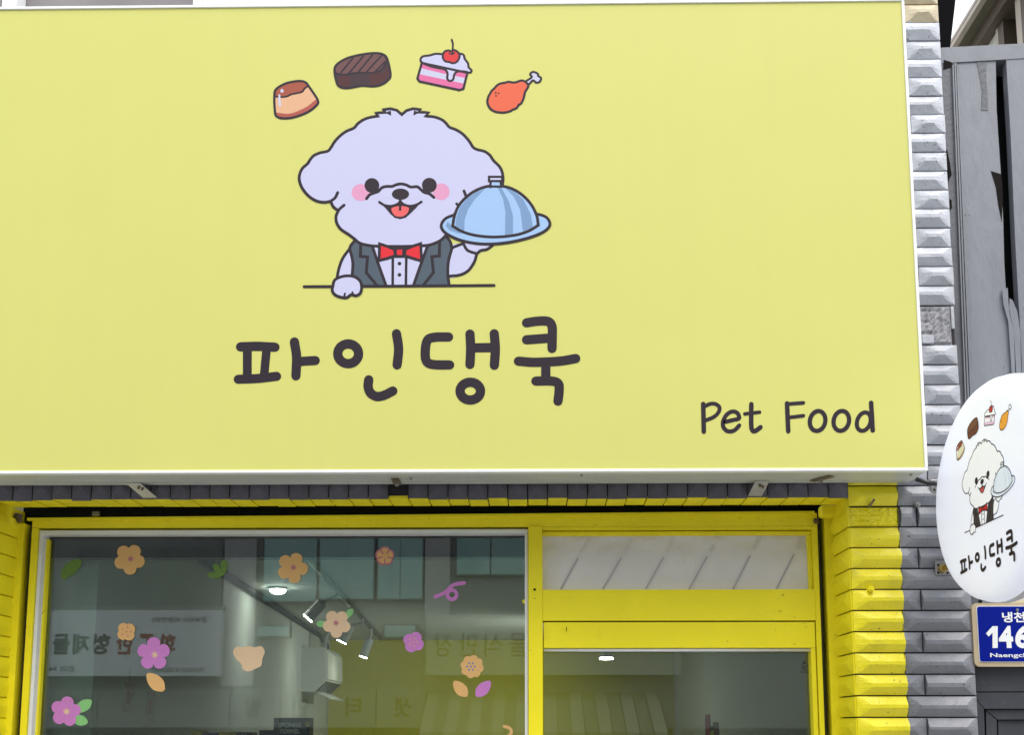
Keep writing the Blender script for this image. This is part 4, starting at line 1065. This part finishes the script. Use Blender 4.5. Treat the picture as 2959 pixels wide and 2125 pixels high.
def rim_band(b):
    seg = 96; vs = []; fs = []
    for dx, s_ in ((.0435, 1.0), (.0435, 1.006), (OT - .0435, 1.006), (OT - .0435, 1.0)):
        for k in range(seg):
            a = 2 * math.pi * k / seg; vs.append((OX + dx, OYC + OA * s_ * math.cos(a), OZC + OB * s_ * math.sin(a)))
    for j in range(3):
        for k in range(seg): fs.append((j * seg + k, j * seg + (k + 1) % seg, (j + 1) * seg + (k + 1) % seg, (j + 1) * seg + k))
    b.add(vs, fs)
part(oval, 'rim_band', M_orim, rim_band)
# map the artwork of the big sign onto the round face
src = [(857,287),(1047,205),(1285,200),(1484,270),(1157,561),(878,829),(1428,825),(800,1042),(1580,1045),(1161,318)]
dst = [(2767.5,1303),(2808,1238),(2862,1203),(2912,1208.5),(2838,1396),(2781,1548),(2905,1495),(2790,1634),(2925,1577),(2846,1272)]
S = np.array([[*(lambda q: (q.x, q.z))(at(*p, Y_SIGN)), 1.0] for p in src]); D = np.array([(lambda q: (q.y, q.z))(atx(*p, OX)) for p in dst])
AF = np.linalg.lstsq(S, D, rcond=None)[0]
def oval_pt(p, off):
    q = at(p[0], p[1], Y_SIGN); r = np.array([q.x, q.z, 1.0]) @ AF
    return Vector((OX - .0008 - off, r[0], r[1]))
src_t = [(676,1042),(1677,1045),(855,975),(855,1100),(1590,915),(1612,1172)]
dst_t = [(2773,1641),(2940,1570),(2801,1601),(2804,1650),(2923,1533),(2932.5,1623)]
S_t = np.array([[*(lambda q: (q.x, q.z))(at(*p, Y_SIGN)), 1.0] for p in src_t]); D_t = np.array([(lambda q: (q.y, q.z))(atx(*p, OX)) for p in dst_t])
AT = np.linalg.lstsq(S_t, D_t, rcond=None)[0]
def oval_txt(p, off):
    q = at(p[0], p[1], Y_SIGN); r = np.array([q.x, q.z, 1.0]) @ AT
    return Vector((OX - .0008 - off, r[0], r[1]))
PAL2 = palette('round_print_', dict(dogwhite=(.9, .9, .92), white=(.9, .9, .92), blue=(.74, .80, .87), bluesh=(.66, .73, .82), peach=lin(238, 232, 196, .85), orange=lin(250, 172, 60, .85), pink=lin(238, 205, 228, .88), steaktop=lin(150, 95, 70, .9), steak=lin(120, 62, 48), steakside=lin(120, 62, 48), coat=lin(72, 64, 74), blush=(.9, .9, .92), base=lin(214, 170, 130, .85)))
for k in ('dogwhite', 'white', 'blush', 'blue', 'bluesh', 'peach', 'orange', 'pink'):
    mm = PAL2[k].node_tree.nodes['Principled BSDF']
    c_ = mm.inputs['Base Color'].links[0].from_node.outputs[0].default_value
    mm.inputs['Emission Color'].default_value = (c_[0] * .95, c_[1], c_[2] * 1.1, 1); mm.inputs['Emission Strength'].default_value = .16
for k, ops in ART.items():
    thin = [(o_ if o_[0] == 'f' else (o_[0], o_[1], o_[2], o_[3] * .85, o_[4])) for o_ in ops]
    draw(k, thin, oval_pt, PAL2, oval, lay0=62 if k == 'printed_cloche' else 1)
for k in ('kr0', 'kr1', 'kr2', 'kr3'):
    draw('letter', [(o_[0], o_[1], o_[2], o_[3] * 1.12, o_[4]) for o_ in LETTERS[k]], oval_txt, PAL2, oval)
# brackets on the pier
M_brass = mat('brass', (.52, .36, .10), .35, metal=.9, var=.2, vscale=60)
p0, p1 = at(2688, 1388, -.016), at(2745, 1430, -.016)
pl = bxp(oval, 'wall_plate', M_steel, p0.x, OX + OT, -.020, -.013, p1.z, p0.z, bev=.001)
for q in ((2699, 1394), (2700, 1416)):
    c = at(*q, -.0202); MB().tube([c, c + Vector((0, -.0006, 0))], .003, seg=10).build('hole', M_dark, pl)
b = MB(); b.tube([(OX + .055, -.02, p0.z - .02), (OX + .055, OYC + OA - .02, p0.z - .02)], .015, seg=12); b.build('arm', M_steel, oval)
p0, p1 = at(2700, 1622, -.016), at(2748, 1664, -.016)
pl = bxp(oval, 'wall_plate', M_steel, p0.x, p1.x + .05, -.020, -.013, p1.z, p0.z, bev=.001)
for q in ((2711, 1634), (2711, 1657), (2738, 1657)):
    c = at(*q, -.0202); MB().tube([c, c + Vector((0, -.0006, 0))], .003, seg=10).build('hole', M_dark, pl)
c = at(2723, 1645, -.02)
MB().tube([c, c + Vector((0, -.012, 0)), c + Vector((0, -.013, 0)), c + Vector((0, -.03, 0))], [.012, .012, .006, .006], seg=14).build('anchor_nut', M_brass, oval)
b = MB(); b.tube([c + Vector((.0, -.02, .0)), Vector((OX + .05, OYC + OA - .06, c.z + .02))], .008, seg=10); b.build('arm', M_brass, oval)
cable = MB().tube([at(2648, 1386, -.05), at(2680, 1396, -.07), at(2718, 1402, -.06)], .0062, seg=8)
tag(cable.build('power_cable', M_rubber, None, True), 'short black cable between the big sign and the oval sign', 'cable')

# ================================================================== NEIGHBOUR: grey cladding right of the pier
clad = thing('grey_cladding', 'weathered grey metal cladding with a black slot right of the pier', 'cladding')
def quad(parent, name, m, pts, Y, th=.02, dy=0):
    b = MB(); b.prism([at(x, y, Y) for x, y in pts], (0, th, 0)); return b.build(name, m, parent)
YC = .02
bxp(clad, 'backing', M_dark, X_PR + .001, X_PR + 1.5, YC + .16, YC + .2, 0, px_z(2800, 175, YC))
quad(clad, 'top_band', M_clad, [(2700, 138), (3200, 112), (3200, 153), (2700, 183)], YC, .1)
quad(clad, 'corner_strip', M_cladk, [(2700, 183.5), (2766, 180.5), (2800, 1150), (2828, 1760), (2720, 1760)], YC + .001, .12)
for k, (xa, wd) in enumerate(((2752, 4), (2758, 4.5), (2764, 5))):
    bb = MB(); a_, c_ = at(xa, 186, YC - .008), at(xa + 38 + k * 1.5, 1180, YC - .008)
    bb.prism([a_, a_ + Vector((wd * .001, 0, 0)), c_ + Vector((wd * .001, 0, 0)), c_], (0, .009, 0)); bb.build('moulding', M_clad, clad)
quad(clad, 'panel', M_clad, [(2769, 180), (2877, 167), (2880, 320), (2892, 500), (2899, 640), (2902, 760), (2908, 860), (2917, 900), (2932, 960), (2945, 1010), (2950, 1300), (2960, 1760), (2840, 1760), (2804, 1150)], YC + .004, .03)
# torn strip of the panel edge: old layer shows
for pts in ([(2727, 425), (2737, 432), (2745, 470), (2750, 505), (2742, 520), (2736, 560), (2729, 540)], [(2732, 570), (2750, 578), (2751, 600), (2744, 612), (2733, 618)], [(2726, 200), (2760, 190), (2748, 178), (2727, 172)]):
    quad(clad, 'peeled_patch', M_torn, pts, YC - .0008, .0016)
# flakes of peeled paint along the slot
for pts in ([(2864, 494), (2893, 503), (2898, 560), (2895, 640), (2885, 590), (2878, 540)],):
    quad(clad, 'peeled_patch', M_torn, pts, YC + .0025, .0016)
for pts in ([(2896, 835), (2912, 832), (2916, 900), (2930, 960), (2934, 1100), (2925, 1100), (2914, 930), (2900, 880)], [(2918, 862), (2926, 868), (2940, 900), (2948, 960), (2952, 1100), (2938, 1100), (2930, 960), (2916, 890)]):
    quad(clad, 'peeling_flake', M_clad, pts, YC - .006, .003)
quad(clad, 'stain_patch', M_cladk, [(2820, 171), (2849, 169), (2851, 240), (2856, 318), (2836, 318), (2838, 260), (2830, 215)], YC + .0025, .0016)
quad(clad, 'panel', M_clad, [(2907, 163), (3250, 140), (3300, 1760), (2975, 1760), (2951, 1010), (2934, 700), (2921, 400)], YC + .002, .03)
quad(clad, 'slot_back', M_black, [(2870, 170), (2912, 165), (2960, 1500), (2900, 1500)], YC + .09, .01)
# charcoal panelled door front below
pdoor = thing('panelled_front', 'charcoal panelled joinery under the blue number plate', 'panelling')
quad(pdoor, 'frieze', M_panel, [(2796, 1745), (3200, 1735), (3200, 1999), (2808, 2000)], YC + .004, .05)
quad(pdoor, 'frame', M_panel, [(2808, 2003), (3200, 2002), (3200, 2049), (2845, 2050)], YC + .006, .05)
quad(pdoor, 'frame', M_panel, [(2806, 2003.5), (2843.5, 2050.5), (2850, 2300), (2816, 2300)], YC + .0065, .05)
quad(pdoor, 'inner_frame', M_panel, [(2849, 2053), (3200, 2052), (3200, 2081), (2882, 2081)], YC + .016, .05)
quad(pdoor, 'inner_frame', M_panel, [(2849, 2055), (2880, 2083), (2886, 2300), (2855, 2300)], YC + .0165, .05)
quad(pdoor, 'panel', M_panel, [(2884, 2084), (3200, 2083), (3200, 2300), (2890, 2300)], YC + .026, .03)
bxp(pdoor, 'backing', M_dark, X_PR + .001, X_PR + 1.4, YC + .075, YC + .1, 0, px_z(2900, 1990, YC + .075))
# blue house number plate
YP = -.012
plate_t = thing('number_plate', 'blue house number plate with white digits and gold rim', 'sign')
M_gold = mat('gold_rim', (.62, .50, .32), .35, metal=.35, var=.06); M_blue = mat('plate_blue', (.001, .010, .24), .4, spec=.12); M_pw = mat('plate_white', (.82, .84, .84), .4)
def rounded(x0, x1, z0, z1, r, n=6):
    o = []
    for cx_, cz_, a0 in ((x1 - r, z1 - r, 0), (x0 + r, z1 - r, 90), (x0 + r, z0 + r, 180), (x1 - r, z0 + r, 270)):
        for k in range(n + 1):
            a = math.radians(a0 + 90 * k / n); o.append((cx_ + r * math.cos(a), cz_ + r * math.sin(a)))
    return o
ax0, az1 = at(2810, 1800, YP).x, at(2900, 1744, YP).z; az0 = at(2900, 1928, YP).z; ax1 = ax0 + .30
gz = .0125
b = MB(); b.prism([(x, YP, z) for x, z in rounded(ax0, ax1, az0, az1, .016)], (0, .016, 0)); b.build('rim', M_gold, plate_t)
b = MB(); b.prism([(x, YP - .0018, z) for x, z in rounded(ax0 + gz, ax1 - gz, az0 + gz, az1 - gz + .004, .008)], (0, .0017, 0)); b.build('border', M_pw, plate_t)
b = MB(); b.prism([(x, YP - .0032, z) for x, z in rounded(ax0 + gz + .002, ax1 - gz - .002, az0 + gz + .002, az1 - gz + .002, .007)], (0, .0013, 0)); b.build('face', M_blue, plate_t)
def plate_txt(name, s_, px0, px1, py0, py1, bold):
    a_, c_ = at(px0, py0, YP - .0042), at(px1, py1, YP - .0042)
    bb = MB(); text_on(bb, s_, ((a_.x + c_.x) / 2, YP - .0042, (a_.z + c_.z) / 2), (1, 0, 0), (0, 0, 1), .05, M_pw, bold=bold, fit_w=c_.x - a_.x, fit_h=a_.z - c_.z); bb.build(name, M_pw, plate_t)
plate_txt('street_name', '냉천로', 2895, 3000, 1770, 1800, .0012)

d1 = [(2849, 1832), (2868, 1811), (2883, 1811), (2883, 1874), (2868, 1874), (2868, 1830), (2857, 1841)]
MB().add([at(x, y, YP - .0042) for x, y in d1], [tuple(range(7))]).build('digit', M_pw, plate_t)
plate_txt('digit', '4', 2884, 2929, 1810, 1874, .0022); plate_txt('digit', '6', 2931, 2976, 1810, 1875, .0022)
plate_txt('street_name_roman', 'Naengcheon-ro', 2861, 3060, 1889, 1904, .0008)
c = at(2939, 1764, YP - .004); MB().tube([c, c + Vector((0, -.003, 0))], .0042, seg=12).build('screw', M_steel, plate_t)
cov = at(2935, 1738, YP)
b = MB(); b.prism([at(2915, 1751, .012), at(3100, 1743, .012), at(3100, 1715, .012), at(2925, 1735, .012)], (0, .01, 0)); tag(b.build('cable_cover', M_cream), 'cream cover strip behind the oval sign above the number plate', 'cover')

# ================================================================== NEIGHBOUR HOUSE ABOVE (eave and window)
nb = thing('neighbour_house', 'cream house with eave and window above the grey cladding', 'building')
ZE = 4.6
e0 = atz(2834, 0, ZE); e1 = atz(2914, 0, ZE)
M_soff = mat('olive_soffit', (.13, .12, .075), .7, var=.15, vscale=6); M_fasc = mat('fascia_cream', (.46, .40, .33), .6, var=.08); M_nbw = mat('neighbour_wall', (.55, .54, .46), .7, var=.08)
M_nfr = mat('bronze_window_frame', (.10, .075, .05), .5, var=.1); M_npane = mat('neighbour_pane', (.05, .055, .052), .2, var=.1, vscale=2)
XE, XW = e0.x, e1.x
NY0, NY1 = .24, 9.0
bxp(nb, 'soffit', M_soff, XE + .026, XW + .5, NY0, NY1, ZE + .004, ZE + .03)
bxp(nb, 'fascia', M_fasc, XE, XE + .025, NY0, NY1, ZE, ZE + .022, bev=.002)
bxp(nb, 'roof', M_fasc, XE + .002, XW + 3, NY0, NY1, ZE + .0305, ZE + .045)
bxp(nb, 'cornice', M_nfr, XW - .045, XW, NY0, NY1, ZE - .055, ZE + .003)
yw = [atx(px, py, XW).y for px, py in ((2883, 90), (2890, 90), (2943, 60), (2955, 60))]
bxp(nb, 'wall', M_nbw, XW + .001, XW + .2, yw[0], NY1, .2, ZE - .056)
bxp(nb, 'wall', M_nbw, XW + .001, XW + .2, NY0 + .002, yw[3] - .25, .2, ZE - .056)
wz0 = 2.6
wn = bxp(nb, 'window', M_npane, XW + .05, XW + .06, yw[3] - .2495, yw[0] - .0005, wz0, ZE - .057)
for nm, y0_, y1_, m_ in (('frame', yw[1], yw[0], M_fasc), ('frame', yw[1] - .05, yw[1] - .0005, M_nfr), ('frame', yw[3] - .01, yw[2], M_fasc), ('frame', yw[3] - .07, yw[3] - .0105, M_nfr)):
    bxp(wn, nm, m_, XW - .01, XW + .049, y0_, y1_, wz0, ZE - .058)
bxp(nb, 'wall', M_nbw, XW + .0015, XW + .19, yw[3] - .2495, yw[0] - .0005, .2, wz0 - .001)
# thin dark board behind the pier corner
b = MB(); b.prism([(X_PR - .03, .262, 1.0), (X_PR + .06, .262, 1.0), (at(2746, 134, .262).x, .262, px_z(2746, 134, .262)), (at(2768, -60, .262).x, .262, px_z(2768, -60, .262)), (X_PR - .03, .262, px_z(2768, -60, .262))], (0, .06, 0))
tag(b.build('dark_wall_edge', M_dark), 'dark wall edge behind the pier at the upper right', 'wall')

# ================================================================== ACROSS THE STREET (seen mirrored in the glass)
ob = thing('opposite_building', 'pale two-storey building across the street mirrored in the shop window', 'building')
M_ow = mat('opposite_wall', (.34, .36, .35), .8, var=.08, vscale=1.2); M_od = mat('opposite_dark_panel', (.26, .29, .28), .6, var=.1); M_op = mat('opposite_pilaster', (.60, .60, .60), .7)
M_og = mat('opposite_window_glass', (.42, .70, .68), .08, spec=1.0); M_of = mat('opposite_window_frame', (.16, .17, .17), .5)
bxp(ob, 'wall', M_ow, -9, 9, Y_OPP - 4, Y_OPP, 0, 6.0)
bxp(ob, 'roof', M_od, -9.1, 9.1, Y_OPP - 4.1, Y_OPP + .15, 6.001, 6.2)
def orect(parent, name, m, x0, y0, x1, y1, d0=.001, d1=.06):
    a_, c_ = opp(x0, y0), opp(x1, y1)
    return bxp(parent, name, m, min(a_.x, c_.x), max(a_.x, c_.x), Y_OPP + d0, Y_OPP + d1, c_.z, a_.z)
orect(ob, 'pilaster', M_op, 660, 1440, 732, 1985); orect(ob, 'pilaster', M_op, 1232, 1440, 1300, 1785)
orect(ob, 'dark_panel', M_od, 232, 1585, 640, 1755, .001, .03); orect(ob, 'ledge', M_ow, 150, 1757, 658, 1767, .001, .12)
for x0, x1, y0, y1 in ((765, 920, 1545, 1745), (925, 1085, 1545, 1738), (1092, 1226, 1545, 1738), (1318, 1520, 1545, 1668), (745, 842, 1808, 1846), (1110, 1206, 1806, 1848)):
    f = orect(ob, 'window', M_of, x0, y0, x1, y1, .001, .05)
    n = 2 if x1 - x0 > 120 else 1
    for k in range(n):
        xa = x0 + 4 + (x1 - x0 - 4) * k / n; xb = xa + (x1 - x0 - 4) / n - 5
        orect(f, 'pane', M_og, xa, y0 + 5, xb, y1 - 5, .0505, .056)
# panel joints and letters of the ground floor
pz = [opp(700, 1990).z, opp(700, 2112).z]
letters = (('방', 730), ('민', 868), ('터', 1022), ('샛', 1165))
M_ol = mat('opposite_letter', (.14, .145, .14), .6); M_opan = mat('opposite_facing_panel', (.40, .42, .40), .6, var=.05)
for k, (x0, x1) in enumerate(((160, 282), (286, 495), (500, 660), (672, 808), (814, 944), (950, 1085), (1090, 1228))):
    orect(ob, 'facing_panel', M_opan, x0, 1992, x1, 2104, .001, .025)
for s_, x in letters:
    c = opp(x, 2045); bb = MB(); text_on(bb, s_, (c.x, Y_OPP + .027, c.z), (-1, 0, 0), (0, 0, 1), .4, M_ol, bold=.012, fit_h=.22); bb.build('letter', M_ol, ob)
M_osf = mat('opposite_shop_glass', (.035, .04, .04), .12)
for x0, x1 in ((-200, 130), (150, 660), (672, 1228), (1242, 1560), (1575, 1950), (1970, 2600)):
    orect(ob, 'shop_window', M_osf, x0, 2107, x1, 2560, .001, .02)
# two fascia boards
M_bd = mat('white_signboard', (.84, .86, .92), .5); M_bd2 = mat('pale_signboard', (.50, .53, .48), .5); M_red = mat('red_letters', (.35, .05, .04), .5); M_gl = mat('grey_letters', (.12, .12, .12), .5)
sb = thing('signboard', 'white signboard with red and grey lettering mirrored in the window', 'sign')
def oboard(t, m, x0, y0, x1, y1):
    orect(t, 'board', m, x0, y0, x1, y1, .13, .25)
def otext(t, s_, x, y, m, h=None, w=None, bold=.0):
    c = opp(x, y); k = (opp(x + 1, y) - c).length; bb = MB()
    text_on(bb, s_, (c.x, Y_OPP + .252, c.z), (-1, 0, 0), (0, 0, 1), .3, m, bold=bold, fit_h=h * k if h else None, fit_w=w * k if w else None); bb.build('lettering', m, t)
oboard(sb, M_bd, 152, 1772, 652, 1958)
for s_, x, m_ in (('화', 505, M_red), ('끈', 445, M_red), ('한', 385, M_red), ('형', 320, M_gl), ('제', 262, M_gl), ('들', 205, M_gl)):
    otext(sb, s_, x, 1868, m_, h=58, w=48, bold=.01)
otext(sb, '중독되는 매콤한맛!!', 540, 1799, M_gl, h=16, w=155, bold=.004); otext(sb, 'TAKEOUT & DELIVERY', 535, 1941, M_gl, h=13, w=150, bold=.003); otext(sb, '문의 341-', 198, 1938, M_gl, h=17, w=92, bold=.004)
sb2 = thing('signboard', 'pale green signboard with thin lettering mirrored above the striped awnings', 'sign')
oboard(sb2, M_bd2, 1238, 1785, 1958, 1955)
for s_, x in (('장', 1285), ('만', 1356), ('식', 1428), ('물', 1498)): otext(sb2, s_, x, 1870, M_gl, h=66, w=50)
M_aw1 = mat('awning_cream', (.40, .39, .33), .8); M_aw2 = mat('awning_grey_stripe', (.27, .27, .22), .8)
for xs0, xs1, lab in ((1238, 1525, 'left striped awning across the street mirrored under the pale signboard'), (1570, 1900, 'right striped awning across the street mirrored in the door glass')):
    t = thing('striped_awning', lab, 'awning', 'striped awnings across the street')
    n = 9
    for k in range(n):
        xa, xb = xs0 + (xs1 - xs0) * k / n, xs0 + (xs1 - xs0) * (k + 1) / n - .4
        a_, c_ = opp(xa, 2005), opp(xb, 2150); bb = MB()
        x0_, x1_ = sorted((a_.x, c_.x))
        bb.prism([(x0_, Y_OPP + .02, a_.z), (x0_, Y_OPP + .9, c_.z + .12), (x0_, Y_OPP + .9, c_.z), (x0_, Y_OPP + .02, a_.z - .06)], (x1_ - x0_, 0, 0))
        bb.build('stripe', M_aw1 if k % 2 == 0 else M_aw2, t)
